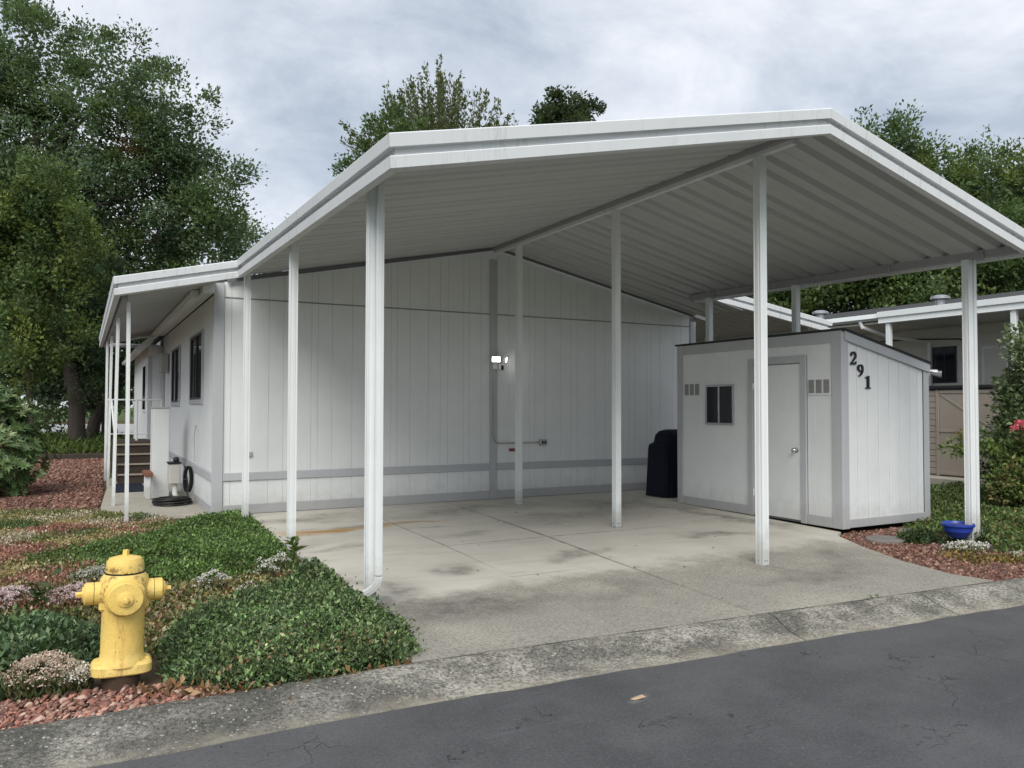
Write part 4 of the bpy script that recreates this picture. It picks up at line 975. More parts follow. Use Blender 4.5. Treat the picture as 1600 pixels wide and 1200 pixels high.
bx('body', M_TAN, ts, 13.52, 14.6, -2.75, .6, .13, 1.86, .01); bx('lid', M_BLACK, ts, 13.44, 14.65, -2.85, .7, 1.861, 1.93, .01)
k_ = 0
while k_ < 14: bx('lap_board', M_TAN, ts, 13.492, 13.519, -1.54, .59, .16+k_*.12, .16+k_*.12+.112, .008); k_ += 1
bx('corner_post', M_TAN, ts, 13.48, 13.519, -1.61, -1.545, .13, 1.85)
dr = bx('door', M_TAN, ts, 13.492, 13.519, -2.74, -1.615, .15, 1.84, .004)
for q in ((-2.74, -1.62, 1.0, 1.05), (-2.74, -1.62, .16, .22), (-2.74, -1.62, 1.77, 1.83)): MB().box(13.478, 13.491, *q, .003).build('door_rail', M_TAN, dr)
MB().add([(13.481, -1.64, 1.74), (13.481, -1.64, 1.765), (13.481, -2.70, 1.06), (13.481, -2.70, 1.10), (13.4915, -1.64, 1.74), (13.4915, -1.64, 1.765), (13.4915, -2.70, 1.06), (13.4915, -2.70, 1.10)], [(0, 1, 3, 2), (4, 6, 7, 5), (0, 4, 5, 1), (2, 3, 7, 6), (0, 2, 6, 4), (1, 5, 7, 3)]).build('door_brace', M_TAN, dr)
tag(MB().box(13.0, 14.7, -3.2, .8, -.05, .125, .01).build('concrete_pad', M_WALK), 'pale concrete pad under the taupe storage cabinet', 'pad')

# ================================================================ trees
GREEN_D = [(.095, .150, .086), (.125, .190, .100), (.160, .230, .112), (.106, .160, .100)]
GREEN_M = [(.098, .165, .066), (.120, .190, .070), (.145, .210, .078), (.085, .138, .060)]
GREEN_L = [(.165, .215, .060), (.135, .190, .058), (.20, .245, .07), (.105, .155, .052)]
def crown_points(lobes, nclu, shell=0.5):
    vol = np.array([l[3]*l[3]*l[4] for l in lobes])**.75; pr = vol/vol.sum(); P = []; O = []
    for l, k_ in zip(lobes, rng.multinomial(nclu, pr)):
        d = unit(rnd(k_)); r_ = (shell+(1-shell)*rng.random(k_)**.6)
        lump = 1+.26*np.sin(d[:, 0]*5+l[0])*np.cos(d[:, 1]*6+l[1])+.20*np.sin(d[:, 2]*9+l[2]+d[:, 0]*4)
        P.append(np.array(l[:3])+d*r_[:, None]*lump[:, None]*np.array([l[3], l[3], l[4]])); O.append(d)
    return np.concatenate(P), np.concatenate(O)
def foliage(name, lobes, nclu, per, leaf, cols, mat, parent, up=.35, tw=.45, shell=.5, droop=0.0, asp=.55, jit=.22, p=None, patch=None, elong=.5, ragm=.6):
    """boughs: each a small domed clump of leaves round its own centre, ragged at the rim; a few leaves fill the inside"""
    P, O = crown_points(lobes, nclu, shell)
    rc = tw*(.55+.75*rng.random(nclu)); ax = unit(O*.6+np.array([0, 0, up])+rnd(nclu, .35))
    ci = np.repeat(np.arange(nclu), per); n = len(ci)
    d = unit(rnd(n)+ax[ci]*.75); rr_ = .35+.65*rng.random(n)**.55; rag = rng.random(n) < .16; rr_[rag] *= 1.0+ragm*rng.random(rag.sum())
    B = P[ci]+d*(rr_*rc[ci])[:, None]*np.array([1, 1, .72])+ax[ci]*(rc[ci]*(.1+elong*rng.random(n)**2))[:, None]
    D = unit(d*.7+ax[ci]*.35+rnd(n, .5)+np.array([0, 0, -droop])); N = unit(d*.7+np.array([0, 0, .8])+rnd(n, .42))
    sz_ = leaf*(.6+.75*rng.random(n))
    cl = tints(nclu, cols, p, .18)[ci]*(1+rng.normal(size=(n, 1))*jit)
    if patch is not None:
        c0, rad, pc_ = patch; m_ = np.linalg.norm((P-np.array(c0))/np.array(rad), axis=1)[ci] < 1; cl[m_] = np.array(pc_)*(1+rng.normal(size=(m_.sum(), 1))*.25)
    k_ = int(n*.16); Q, _o = crown_points([[l[0], l[1], l[2], l[3]*.85, l[4]*.85] for l in lobes], k_, .1)
    B = np.concatenate([B, Q]); D = np.concatenate([D, unit(rnd(k_))]); N = np.concatenate([N, unit(rnd(k_))]); sz_ = np.concatenate([sz_, leaf*1.5*np.ones(k_)]); cl = np.concatenate([cl, tints(k_, cols[:2])])
    return leaves(name, B, D, N, sz_, sz_*asp, np.clip(cl, .004, .9), mat, parent)
def trunk(name, base, lobes, r0_, parent, nsub=3, split=.35):
    mb = MB(); base = Vector(base)
    top = Vector(max((l[:3] for l in lobes), key=lambda q: q[2])); ax = [base+(top-base)*t+Vector((random.uniform(-.2, .2), random.uniform(-.2, .2), 0))*(0 < t < 1) for t in (0, .12, .3, .5, .75, 1)]
    ax[1] = base+Vector((0, 0, (top.z-base.z)*.12))+(top-base)*.02
    mb.tube(ax, [r0_*1.25, r0_, r0_*.8, r0_*.55, r0_*.3, r0_*.08], 10)
    for l in lobes:
        c = Vector(l[:3]); t = max(.15, min(.75, (c.z-base.z-l[4]*1.2)/(top.z-base.z))); i = t*5
        s_ = base+(top-base)*t; mid = s_.lerp(c, .5)+Vector((random.uniform(-.3, .3), random.uniform(-.3, .3), .25))
        mb.tube([s_, mid, c], [r0_*.36, r0_*.22, r0_*.06], 7)
        for q in range(nsub):
            d = Vector(rng.normal(size=3)).normalized(); e_ = c+Vector((d.x*l[3], d.y*l[3], abs(d.z)*l[4]*.9))*.85
            mb.tube([mid.lerp(c, .5), (mid+e_)*.5+Vector((0, 0, .15)), e_], [r0_*.14, r0_*.08, r0_*.02], 5)
    return mb.build(name, M_BARK, parent, smooth=True)
T1 = [[-3.55, 20.93, 13.2, 2.0, 2.3], [-0.74, 19.5, 12.55, 1.5, 1.7], [0.97, 18.63, 10.96, 1.58, 1.69], [1.5, 18.4, 9.16, 1.47, 1.24], [1.62, 18.39, 7.46, 1.4, 0.95], [-1.29, 19.9, 9.26, 2.94, 2.48], [-3.47, 21.09, 9.04, 2.48, 2.94], [-1.24, 19.98, 6.11, 3.16, 2.03], [-3.0, 20.98, 4.52, 2.48, 2.03], [0.08, 19.33, 4.3, 1.69, 2.03], [-1.98, 20.49, 2.9, 2.26, 1.0], [-5.6, 21.5, 7.5, 2.4, 3.0], [-5.8, 21.5, 12, 2.2, 2.6], [2.35, 18.0, 9.9, .7, .4], [2.2, 18.1, 8.0, .8, .45]]
t1 = thing('broadleaf_tree', 'tall dark green broadleaf tree at the left with two trunks behind the red rock bed', 'tree', (-1.73, 18.4, 0))
trunk('trunk', (-1.73, 18.3, -.1), T1, .24, t1); MB().tube([(-1.38, 19.5, -.1), (-1.2, 19.5, 1.0), (-.55, 19.4, 2.2), (.2, 19.3, 4.2)], [.26, .2, .17, .08], 9).build('trunk', M_BARK, t1, smooth=True)
foliage('crown', T1, 600, 235, .135, GREEN_D+GREEN_M[:2], M_LEAF, t1, up=.7, tw=.60, shell=.74, elong=1.0, ragm=.9, patch=((.0, 18.9, 10.5), (.75, 1.2, 1.0), (.12, .065, .04)))
T2 = [[-2.75, 13.92, 7.5, .55, .9], [-2.1, 13.5, 6.9, .45, 1.0], [-1.45, 13.27, 6.2, .40, .7], [-3.3, 14.14, 6.9, .7, .8], [-3.2, 14.14, 5.6, .9, .9], [-2.2, 13.31, 5.3, .55, .7], [-1.85, 13.6, 3.8, .34, .8], [-2.25, 13.7, 2.9, .45, .6], [-3.1, 13.9, 4.2, 1.0, .9], [-3.0, 13.9, 2.9, .8, .8], [-4.4, 14.6, 6.6, 1.2, 1.4]]
T2 = [[a, b+1.2, c+.05, d, e_] for a, b, c, d, e_ in T2]
t2 = thing('young_tree', 'smaller yellow-green leafy tree in front of the tall dark tree', 'tree', (-2.6, 15.6, 0))
trunk('trunk', (-2.9, 15.6, -.1), T2, .09, t2); foliage('crown', T2, 190, 150, .115, GREEN_L+GREEN_M*2, M_LEAF, t2, up=1.0, tw=.36, shell=.7, elong=1.4, ragm=.6)
TB = [[-6.5, 27, 5, 3, 3.5], [-2.5, 29, 4, 2.6, 3.0], [3, 27, 6.0, 3.2, 4], [-4.5, 28, 9, 3, 3], [6.5, 27, 5, 3, 4]]
tb = thing('background_tree', 'dark dense tree behind the left trunks, closing the view past the porch', 'tree', (-.5, 28, 0))
trunk('trunk', (-.5, 28, -.1), TB, .3, tb); foliage('crown', TB, 330, 140, .2, GREEN_D, M_LEAF, tb, tw=1.1, shell=.5)
RT = [[32.2, 13.11, 12.3, 1.6, 2.2], [34.25, 11.96, 11.6, 2.1, 2.2], [36.42, 10.81, 11.2, 2.2, 2.3], [38.72, 9.58, 10.9, 2.3, 2.4], [29.61, 14.64, 7.49, 3.68, 2.15], [33.1, 12.72, 8.42, 3.68, 2.76], [36.88, 10.69, 8.12, 3.68, 3.06], [27.2, 15.97, 6.57, 2.76, 1.6], [40.12, 8.95, 8.12, 2.76, 3.68], [32.5, 13, 4.6, 3.8, 2.4], [37, 10.5, 4.5, 3.6, 2.4]]
rts = [('right', RT[:1]+RT[4:6]+RT[7:8]+RT[9:10], 'bright leafy tree behind the carport gable, left one of the pair on the right', (31.5, 13.6)), ('r2', RT[1:4]+RT[6:7]+RT[8:9]+RT[10:], 'bright leafy tree at the right edge above the neighbouring roof', (36.5, 10.8))]
for _, lb, lab, (x, y) in rts:
    t_ = thing('broadleaf_tree', lab, 'tree', (x, y, 0)); trunk('trunk', (x, y, -.1), lb, .35, t_)
    foliage('crown', lb, 620, 140, .19, GREEN_M*2+GREEN_L[:2]+GREEN_D[2:], M_LEAF, t_, up=1.3, tw=.6, shell=.55, elong=2.0, ragm=.35)
# fan-shaped tree behind the roof: upright shoots clothed in small leaves
def fan_tree(label, base, h0, top, spread, n, leafsz, cols, per=60):
    t_ = thing('upright_tree', label, 'tree', base); mb = MB(); b = Vector(base); Bs = []; Ds = []
    mb.tube([b, b+Vector((0, 0, h0*.5)), b+Vector((0, 0, h0)), b+Vector((.1, 0, top*.8))], [.3, .24, .2, .05], 9)
    for i in range(n):
        a = random.uniform(0, 2*math.pi); u = random.random()**.7; hh = h0+random.random()*(top-h0)*.4
        ex = b+Vector((math.cos(a)*spread*u, math.sin(a)*spread*u, 0)); z1 = hh+(top-hh)*(1-.66*u**1.15)*random.uniform(.80, 1.0)
        p0 = b+Vector((0, 0, hh)); p2 = Vector((ex.x, ex.y, z1)); p1 = p0.lerp(p2, .5)+Vector(((ex.x-b.x)*.12, (ex.y-b.y)*.12, -.3))
        mb.tube([p0, p1, p2], [.03, .018, .005], 5)
        for q in range(per):
            t = .15+.85*random.random()**.8; p = p0.lerp(p1, t*2) if t < .5 else p1.lerp(p2, t*2-1)
            Bs.append(p); Ds.append((p2-p1).normalized())
    mb.build('trunk', M_BARK, t_, smooth=True)
    B = np.array([tuple(v) for v in Bs])+rnd(len(Bs), .075); D = np.array([tuple(v) for v in Ds])*.9+rnd(len(Bs), .5); m_ = len(B); s_ = leafsz*(.6+.8*rng.random(m_))
    leaves('crown', B, D, rnd(m_, .7)+np.array([0, 0, 1.]), s_, s_*.5, tints(m_, cols, None, .2), M_LEAF, t_)
fan_tree('wispy upright tree with fanned shoots behind the carport roof, left of centre', (14.95, 26.8, -.1), 10.0, 20.2, 5.4, 150, .2, [(.13, .155, .075), (.155, .175, .085), (.11, .13, .065)], 120)
for nm, lab, lobes, nc, lsz, cols in (('leafy_tree', 'light green bushy tree peeking over the carport corner', [[10.38, 22.55, 13.6, .9, 1.3], [9.2, 23.2, 12.6, .6, .5], [11.4, 22.07, 13.4, .8, 1.1], [10.5, 22.5, 11, 1.8, 2]], 700, .17, GREEN_M),
                                  ('maple_tree', 'dark rounded treetop behind the middle of the carport roof', [[21.8, 27.6, 17.6, .8, .8], [22.7, 27.1, 18.1, .9, 1.1], [23.75, 26.6, 17.9, .8, .8], [22.7, 27.1, 16.2, 1.9, 1.7]], 1000, .24, [(.055, .085, .055), (.07, .10, .062), (.045, .07, .046)])):
    t_ = thing(nm, lab, 'tree', (lobes[0][0], lobes[0][1], 0)); trunk('trunk', (lobes[0][0], lobes[0][1], -.1), lobes, .25, t_); foliage('crown', lobes, nc//9, 130, lsz, cols, M_LEAF, t_, up=.8, tw=.45, shell=.5, elong=1.2)
# far tree belt closing the horizon
TBL = [[x, 75+6*math.sin(x), 4+1.5*math.sin(x*.7), 6, 5+1.2*math.sin(x*1.3)] for x in np.linspace(-70, 110, 26)]
tl = foliage('far_treeline', TBL, 500, 60, .9, GREEN_D+GREEN_M, M_LEAF, None, tw=2.0); tag(tl, 'dark far belt of trees along the horizon', None, kind='stuff')

# ================================================================ shrubs and garden plants
def rhodo():
    t_ = thing('rhododendron_bush', 'large rounded rhododendron bush with long glossy leaves at the left edge', 'shrub', (-2.75, 4.4, 0))
    lobes = [[-2.80, 4.4, .95, .62, .78], [-3.0, 4.5, 1.45, .48, .48], [-3.5, 4.4, 1.0, .8, .9], [-2.72, 4.2, .55, .50, .5]]
    P, O = crown_points(lobes, 2300, .72); k_ = 9; ci = np.repeat(np.arange(len(P)), k_)
    ax = unit(O+np.array([0, 0, .7])+rnd(len(P), .25)); a = np.tile(np.arange(k_)*2*math.pi/k_, len(P))+np.repeat(rng.random(len(P))*6, k_)
    s1 = unit(np.cross(ax, np.array([.3, .2, 1.]))); s2 = np.cross(ax, s1)
    D = s1[ci]*np.cos(a)[:, None]+s2[ci]*np.sin(a)[:, None]+ax[ci]*(.15+.5*rng.random((len(ci), 1)))
    sz_ = .128*(.7+.5*rng.random(len(ci))); cl = tints(len(P), [(.105, .175, .065), (.135, .21, .08), (.22, .27, .13), (.08, .135, .055)], [.32, .3, .23, .15], .15)[ci]*(1+rng.normal(size=(len(ci), 1))*.15)
    m_ = rng.random(len(P)) < .008; cl[m_[ci]] = (.20, .09, .045)
    leaves('leaf_whorls', P[ci], D, ax[ci], sz_, sz_*.30, np.clip(cl, .004, .9), M_GLEAF, t_, fold=.12)
    mb = MB()
    for l in lobes:
        for q in range(6):
            d = Vector(rng.normal(size=3)).normalized(); mb.tube([(-2.8, 4.4, -.02), (-2.8+(l[0]+2.8)*.5, 4.4, l[2]*.5), (l[0]+d.x*l[3]*.7, l[1]+d.y*l[3]*.7, l[2]+d.z*l[4]*.6)], [.035, .025, .01], 6)
    mb.build('stem', M_BARK, t_)
rhodo()
def shrub(name, label, lobes, nclu, per, leaf, cols, base, stems=9, **kw):
    t_ = thing(name, label, 'shrub', base); mb = MB()
    for q in range(stems):
        l = random.choice(lobes); d = Vector(rng.normal(size=3)).normalized(); e_ = Vector((l[0]+d.x*l[3]*.9, l[1]+d.y*l[3]*.9, l[2]+d.z*l[4]*.9))
        mb.tube([base, Vector(base).lerp(e_, .5)+Vector((random.uniform(-.1, .1), random.uniform(-.1, .1), .1)), e_], [.02, .014, .005], 6)
    mb.build('stem', M_BARK, t_); foliage('foliage', lobes, nclu//4, per*5, leaf, cols, M_GLEAF, t_, **kw); return t_
shrub('flowering_shrub', 'tall grey-green leafy shrub at the right edge beyond the right carport post', [[11.62, -4.35, 2.05, .33, .52], [11.95, -4.5, 2.2, .45, .55], [11.6, -4.3, 1.35, .42, .6], [12.0, -4.5, 1.3, .6, .8], [11.25, -4.25, .85, .28, .45], [11.6, -4.3, .5, .5, .5]], 1250, 12, .085, [(.12, .165, .08), (.15, .20, .10), (.22, .26, .15), (.085, .125, .06)], (11.6, -4.35, -.02), tw=.2, shell=.4)
shrub('rose_bush', 'yellow-green rose bush with arching canes in front of the tall shrub', [[10.75, -4.8, .62, .34, .42], [10.28, -4.55, .88, .14, .10], [9.86, -4.32, .86, .12, .14], [10.45, -4.75, .32, .35, .25], [10.9, -5.0, .9, .25, .35]], 420, 11, .07, [(.14, .20, .055), (.18, .24, .07), (.10, .15, .045), (.20, .18, .07)], (10.7, -4.8, -.02), tw=.16, shell=.25)
rs_ = thing('rose_bloom', 'pink rose bloom on the shrub at the right edge', 'flower', (10.36, -4.95, 1.25))
def bloom(c, r_, k_, cols):
    a = rng.random(k_)*6.28; ph = np.arccos(1-rng.random(k_)*1.5); D = np.stack([np.sin(ph)*np.cos(a), np.sin(ph)*np.sin(a), np.cos(ph)], 1); s_ = r_*(.6+.5*rng.random(k_))
    return np.array(c)+D*s_[:, None]*.3, D, rnd(k_)+D, s_, tints(k_, cols)
for c, r_ in (((10.36, -4.9, 1.25), .07), ((10.29, -4.87, 1.19), .05), ((10.43, -4.94, 1.20), .055)):
    P, D, N, s_, C = bloom(c, r_, 46, [(.75, .16, .22), (.8, .28, .32), (.65, .1, .16)]); leaves('petals', P, D, N, s_, s_*.8, C, M_PETAL, rs_)
MB().tube([(10.6, -4.85, .5), (10.5, -4.9, .9), (10.36, -4.9, 1.22)], .006, 5).build('cane', M_BARK, rs_)

# ---------------- ground covers
def mound(name, poly, hmax, n, leaf, cols, label, fall=.25, asp=.5, up=.8, p=None, seed=1.0, ns=3.0, spread=.05, mat=None, jit=.30, brown=None, kind='stuff', hole=None):
    q = scatter(poly, n); x, y = q[:, 0], q[:, 1]; d = edge_dist(x, y, poly); h = hmax*(1-np.exp(-d/fall))*(.74+.34*wob(x, y, ns, seed)+.20*wob(x, y, ns*3.1, seed+2)+.12*wob(x, y, ns*7.3, seed+4))
    u = rng.random(n)**.45; z = gz(x, y)-.03+np.maximum(h, .01)*u
    P = np.stack([x, y, z], 1)+rnd(n, spread*.3); out_d = rnd(n, 1.0); out_d[:, 2] = np.abs(out_d[:, 2])*.6+up*rng.random(n)
    pn = wob(x, y, 2.3, seed+5); cl = tints(n, cols, p, .12)*(1+.28*pn[:, None]+.30*wob(x, y, 8, seed+3)[:, None])*(1+rng.normal(size=(n, 1))*jit)
    if brown is not None:
        bp, bc, pr = brown; m_ = inpoly(x, y, bp) & (rng.random(n) < pr); cl[m_] = np.array(bc)*(1+rng.normal(size=(m_.sum(), 1))*.3)
    s_ = leaf*(.45+1.15*rng.random(n)**1.4)
    stray = rng.random(n) < .05; P[stray, :2] += rng.normal(size=(stray.sum(), 2))*.055
    keep = (d > .05*(1+wob(x, y, 11, seed+7)+.8*wob(x, y, 27, seed+1))) | (rng.random(n) < .25)
    keep &= ~((wob(x, y, 8.5, seed+9) > .62) & (rng.random(n) < .6))
    if hole is not None: keep &= np.hypot(x-hole[0], y-hole[1]) > hole[2]
    P, out_d, s_, cl, n = P[keep], out_d[keep], s_[keep], cl[keep], int(keep.sum())
    o = leaves(name, P, out_d, rnd(n, .8)+np.array([0, 0, 1.]), s_, s_*asp, np.clip(cl, .004, .9), mat or M_GLEAF)
    return tag(o, label, None, kind=kind)
G2 = [(.40, -5.0), (.43, -5.8), (.44, -6.35), (.34, -6.78), (.12, -6.95), (-.1, -6.90), (-.3, -6.95), (-.55, -6.90), (-.75, -6.92), (-.95, -6.80), (-1.12, -6.66), (-1.16, -6.30), (-1.12, -5.85), (-1.0, -5.55), (-.65, -5.3), (-.35, -5.0), (-.05, -4.65), (.22, -4.3), (.42, -4.4)]
BR = [(.3, -6.75), (-.9, -6.85), (-1.0, -6.6), (-.3, -6.55), (.2, -6.6)]
mound('ground_cover', G2, .24, 76000, .028, [(.078, .138, .052), (.108, .180, .064), (.145, .230, .080), (.058, .102, .044), (.20, .27, .115), (.20, .23, .125)], 'thick dark green trailing ground cover spilling onto the driveway behind the hydrant', .10, brown=(BR, (.34, .20, .11), .10), jit=.40, ns=4.5)
G2L = [(-4.4, -6.5), (-1.66, -6.45), (-1.5, -6.25), (-1.42, -5.7), (-1.46, -5.3), (-1.75, -5.05), (-2.2, -5.2), (-3.4, -5.0), (-4.6, -5.2)]
mound('ground_cover', G2L, .25, 48000, .038, [(.066, .120, .054), (.088, .155, .066), (.125, .20, .085), (.052, .092, .046), (.17, .23, .115)], 'dark green trailing ground cover left of the hydrant', .15, seed=3.3, jit=.40, ns=4.0)
G1 = [(.50, .02), (.44, -1.2), (.38, -2.6), (.36, -3.4), (.15, -4.1), (-.25, -4.2), (-.75, -4.1), (-1.2, -3.95), (-1.35, -3.5), (-1.6, -2.9), (-1.75, -2.4), (-1.45, -2.0), (-1.05, -1.6), (-.75, -1.1), (-.35, -.35), (.1, .03)]
mound('ground_cover', G1, .19, 52000, .031, [(.100, .180, .048), (.130, .220, .060), (.072, .134, .040), (.18, .255, .082)], 'bright green fine-leaved ground cover along the driveway edge up to the house corner', .22, seed=6.1, jit=.36, ns=4.2)
BR2 = [(.34, -6.80), (.05, -6.95), (-.4, -6.94), (-.98, -6.82), (-1.0, -6.95), (-.2, -7.0), (.2, -6.98)]
mound('dry_leaves', [(.26, -6.86), (0, -6.92), (-.3, -6.90), (-.6, -6.95), (-1.12, -6.72), (-1.28, -6.60), (-1.3, -6.70), (-1.0, -6.92), (-.7, -6.965), (-.3, -6.945), (.0, -6.955), (.18, -6.95)], .06, 700, .042, [(.30, .16, .07), (.22, .11, .05), (.14, .08, .04), (.36, .24, .13)], 'curled dry brown leaves at the foot of the ground cover along the kerb', .05, seed=2)
mound('ground_cover', [(-.3, -.3), (-.9, -1.0), (-1.7, -1.7), (-2.2, -2.4), (-1.9, -3.3), (-1.4, -3.9), (-1.0, -3.9), (-1.3, -2.8), (-.9, -1.6), (-.3, -.6)], .08, 9000, .03, [(.085, .150, .040), (.12, .18, .05), (.16, .19, .06)], 'thin pale fringe of green ground cover creeping into the sedum carpet', .2, seed=2.7, ns=5)
# low sedum carpet: patches of red, gold, moss and grey
SED = [(-1.35, -4.3), (-1.25, -3.2), (-1.1, -2.2), (-.8, -1.2), (-.5, -.4), (-.65, .35), (-1.05, .7), (-1.4, 1.3), (-2.6, 1.9), (-4.4, 1.6), (-5.0, -1), (-4.6, -4.6), (-2.6, -5.2), (-1.7, -5.0)]
n = 80000; q = scatter(SED, n); x, y = q[:, 0], q[:, 1]
pal = np.array([(.10, .145, .05), (.17, .19, .065), (.37, .31, .14), (.50, .43, .31), (.38, .26, .16), (.34, .165, .12), (.25, .20, .12)])
ctr = scatter(SED, 150); cpal = rng.choice(len(pal), 150, p=[.17, .18, .17, .14, .14, .14, .06])
qx = x+.10*wob(x, y, 9, 1.3)+rng.normal(size=n)*.045; qy = y+.14*wob(x, y, 7, 2.9)+rng.normal(size=n)*.06
band = cpal[np.argmin((qx[:, None]-ctr[None, :, 0])**2+(qy[:, None]-ctr[None, :, 1])**2, 1)]
cl = pal[band]*(1+rng.normal(size=(n, 1))*.22)
fl_ = rng.random(n) < .035; cl[fl_] = (.62, .55, .42)
P = np.stack([x, y, gz(x, y)-.035+.06*rng.random(n)*(1+.5*wob(x, y, 4, 1))], 1); D = rnd(n, .8); D[:, 2] = np.abs(D[:, 2])+.3; s_ = .028*(.6+.8*rng.random(n))
tag(leaves('sedum_carpet', P, D, rnd(n, .7)+np.array([0, 0, 1.]), s_, s_*.6, np.clip(cl, .004, .9), M_GLEAF), 'low patchy carpet of red, gold and mossy green sedum in the left garden', None, kind='stuff')
SB = [(-1.1, -6.0), (-.95, -5.4), (-.45, -4.85), (0.1, -4.5), (.2, -4.05), (-.3, -4.15), (-.8, -4.15), (-1.35, -4.1), (-1.8, -4.9), (-1.45, -5.3), (-1.40, -6.2)]
mound('sedum_carpet', SB, .085, 11000, .036, [(.16, .19, .06), (.27, .24, .09), (.12, .16, .05), (.30, .16, .09), (.40, .35, .22)], 'yellow and reddish sedum strip between the two green ground covers', .12, seed=4.2)
def flower_patch(name, label, poly, h, nhead, hr, cols, stemc, group=None, flat=True):
    """heads of tiny florets on short stems, over a tuft of leaves"""
    c = np.mean(np.array(poly), 0); t_ = thing(name, label, 'flowers', (float(c[0]), float(c[1]), 0), group)
    q = scatter(poly, nhead); d = edge_dist(q[:, 0], q[:, 1], poly); hh = h*(.55+.45*np.minimum(1, d/.12))*(.75+.35*rng.random(nhead)); z0 = gz(q[:, 0], q[:, 1])-.03
    k_ = 16; ci = np.repeat(np.arange(nhead), k_); r_ = hr*(.6+.7*rng.random(nhead))
    a = rng.random(len(ci))*6.28; u = np.sqrt(rng.random(len(ci))); P = np.stack([q[ci, 0]+np.cos(a)*u*r_[ci], q[ci, 1]+np.sin(a)*u*r_[ci], (z0+hh)[ci]+(1-u**2)*r_[ci]*.55+rng.normal(size=len(ci))*.003], 1)
    D = rnd(len(ci), .7)+np.stack([np.cos(a)*u, np.sin(a)*u, .4+0*u], 1); s_ = .42*r_[ci]*(.7+.6*rng.random(len(ci)))
    leaves('flower_heads', P, D, rnd(len(ci), .4)+np.array([0, 0, 1.]), s_, s_*.8, tints(len(ci), cols, None, .1), M_PETAL, t_, 'stuff')
    m_ = nhead*7; q2 = scatter(poly, m_); zz_ = gz(q2[:, 0], q2[:, 1])-.03
    P = np.stack([q2[:, 0], q2[:, 1], zz_+h*.55*rng.random(m_)], 1); D = rnd(m_, .45); D[:, 2] = 1; s_ = np.minimum(.05, h*.5)*(.6+.8*rng.random(m_))
    leaves('foliage', P, D, rnd(m_)+.01, s_, s_*.28, tints(m_, stemc), M_GLEAF, t_); return t_
def ell(cx, cy, rx, ry, n=12, rot=0): return [(cx+rx*math.cos(a)*math.cos(rot)-ry*math.sin(a)*math.sin(rot), cy+rx*math.cos(a)*math.sin(rot)+ry*math.sin(a)*math.cos(rot)) for a in np.linspace(0, 2*math.pi, n, endpoint=False)]
DRY = [(.66, .50, .40), (.74, .60, .49), (.54, .38, .29), (.80, .72, .62)]; WHT = [(.78, .76, .70), (.70, .68, .60), (.82, .81, .78)]; PNK = [(.78, .58, .60), (.82, .68, .69), (.72, .48, .52), (.84, .77, .75)]
STM = [(.10, .13, .05), (.16, .13, .07), (.08, .10, .04)]
flower_patch('flower_clump', 'dried pinkish-beige flower clump at the left foot of the hydrant', ell(-1.74, -6.40, .20, .17), .20, 190, .026, DRY, STM)
flower_patch('flower_clump', 'creamy white flower clump touching the left of the hydrant base', ell(-1.60, -6.46, .10, .11), .17, 70, .026, WHT+DRY[-1:]*2, STM)
flower_patch('flower_clump', 'pink sedum flower mat at the left picture edge', ell(-2.1, -4.25, .28, .34), .11, 230, .022, PNK, [(.17, .07, .045), (.12, .10, .04)])
flower_patch('flower_clump', 'pink sedum flower mat just left of the hydrant top', ell(-1.58, -4.35, .24, .33), .11, 200, .022, PNK, [(.17, .07, .045), (.12, .10, .04)])
flower_patch('flower_clump', 'white-topped sedum clump behind the hydrant bonnet', ell(-1.45, -3.65, .22, .16), .12, 120, .02, WHT[:2]+[(.5, .47, .36)], STM)
flower_patch('flower_clump', 'pale pink flower clump right of the hydrant side nozzle', ell(-1.02, -4.55, .15, .14), .13, 80, .018, [(.55, .42, .38), (.64, .55, .48)], STM)
for i, (x, y, r_, nh, lab) in enumerate(((-.62, -4.62, .13, 26, 'white flower cluster in the yellow sedum strip, leftmost of the white clusters'), (-.42, -5.05, .09, 14, 'small white flower cluster low at the edge of the dark ground cover'), (-.16, -4.35, .11, 18, 'white flower cluster in the middle between the two green ground covers'), (.05, -4.0, .11, 16, 'white flower heads near the second carport post'), (.17, -4.62, .10, 20, 'white flower cluster closest to the front left carport post'))):
    flower_patch('white_flowers', lab, ell(x, y, r_, r_*.9), .22, nh, .032, WHT, STM, 'white flower clusters in the left garden')
flower_patch('white_flowers', 'white rounded flower clump in front of the blue pot', ell(6.88, -6.26, .24, .12, rot=-.3), .11, 36, .05, WHT, [(.20, .19, .08), (.12, .14, .05)])
flower_patch('white_flowers', 'small white flowers at the right picture edge in front of the ground cover', ell(7.05, -6.72, .14, .10), .08, 10, .028, WHT, STM)
flower_patch('potted_flowers', 'small white flowers and dark leaves growing in the blue pot', ell(7.33, -5.88, .10, .10), .22, 24, .022, WHT, [(.04, .07, .03), (.06, .09, .035)])
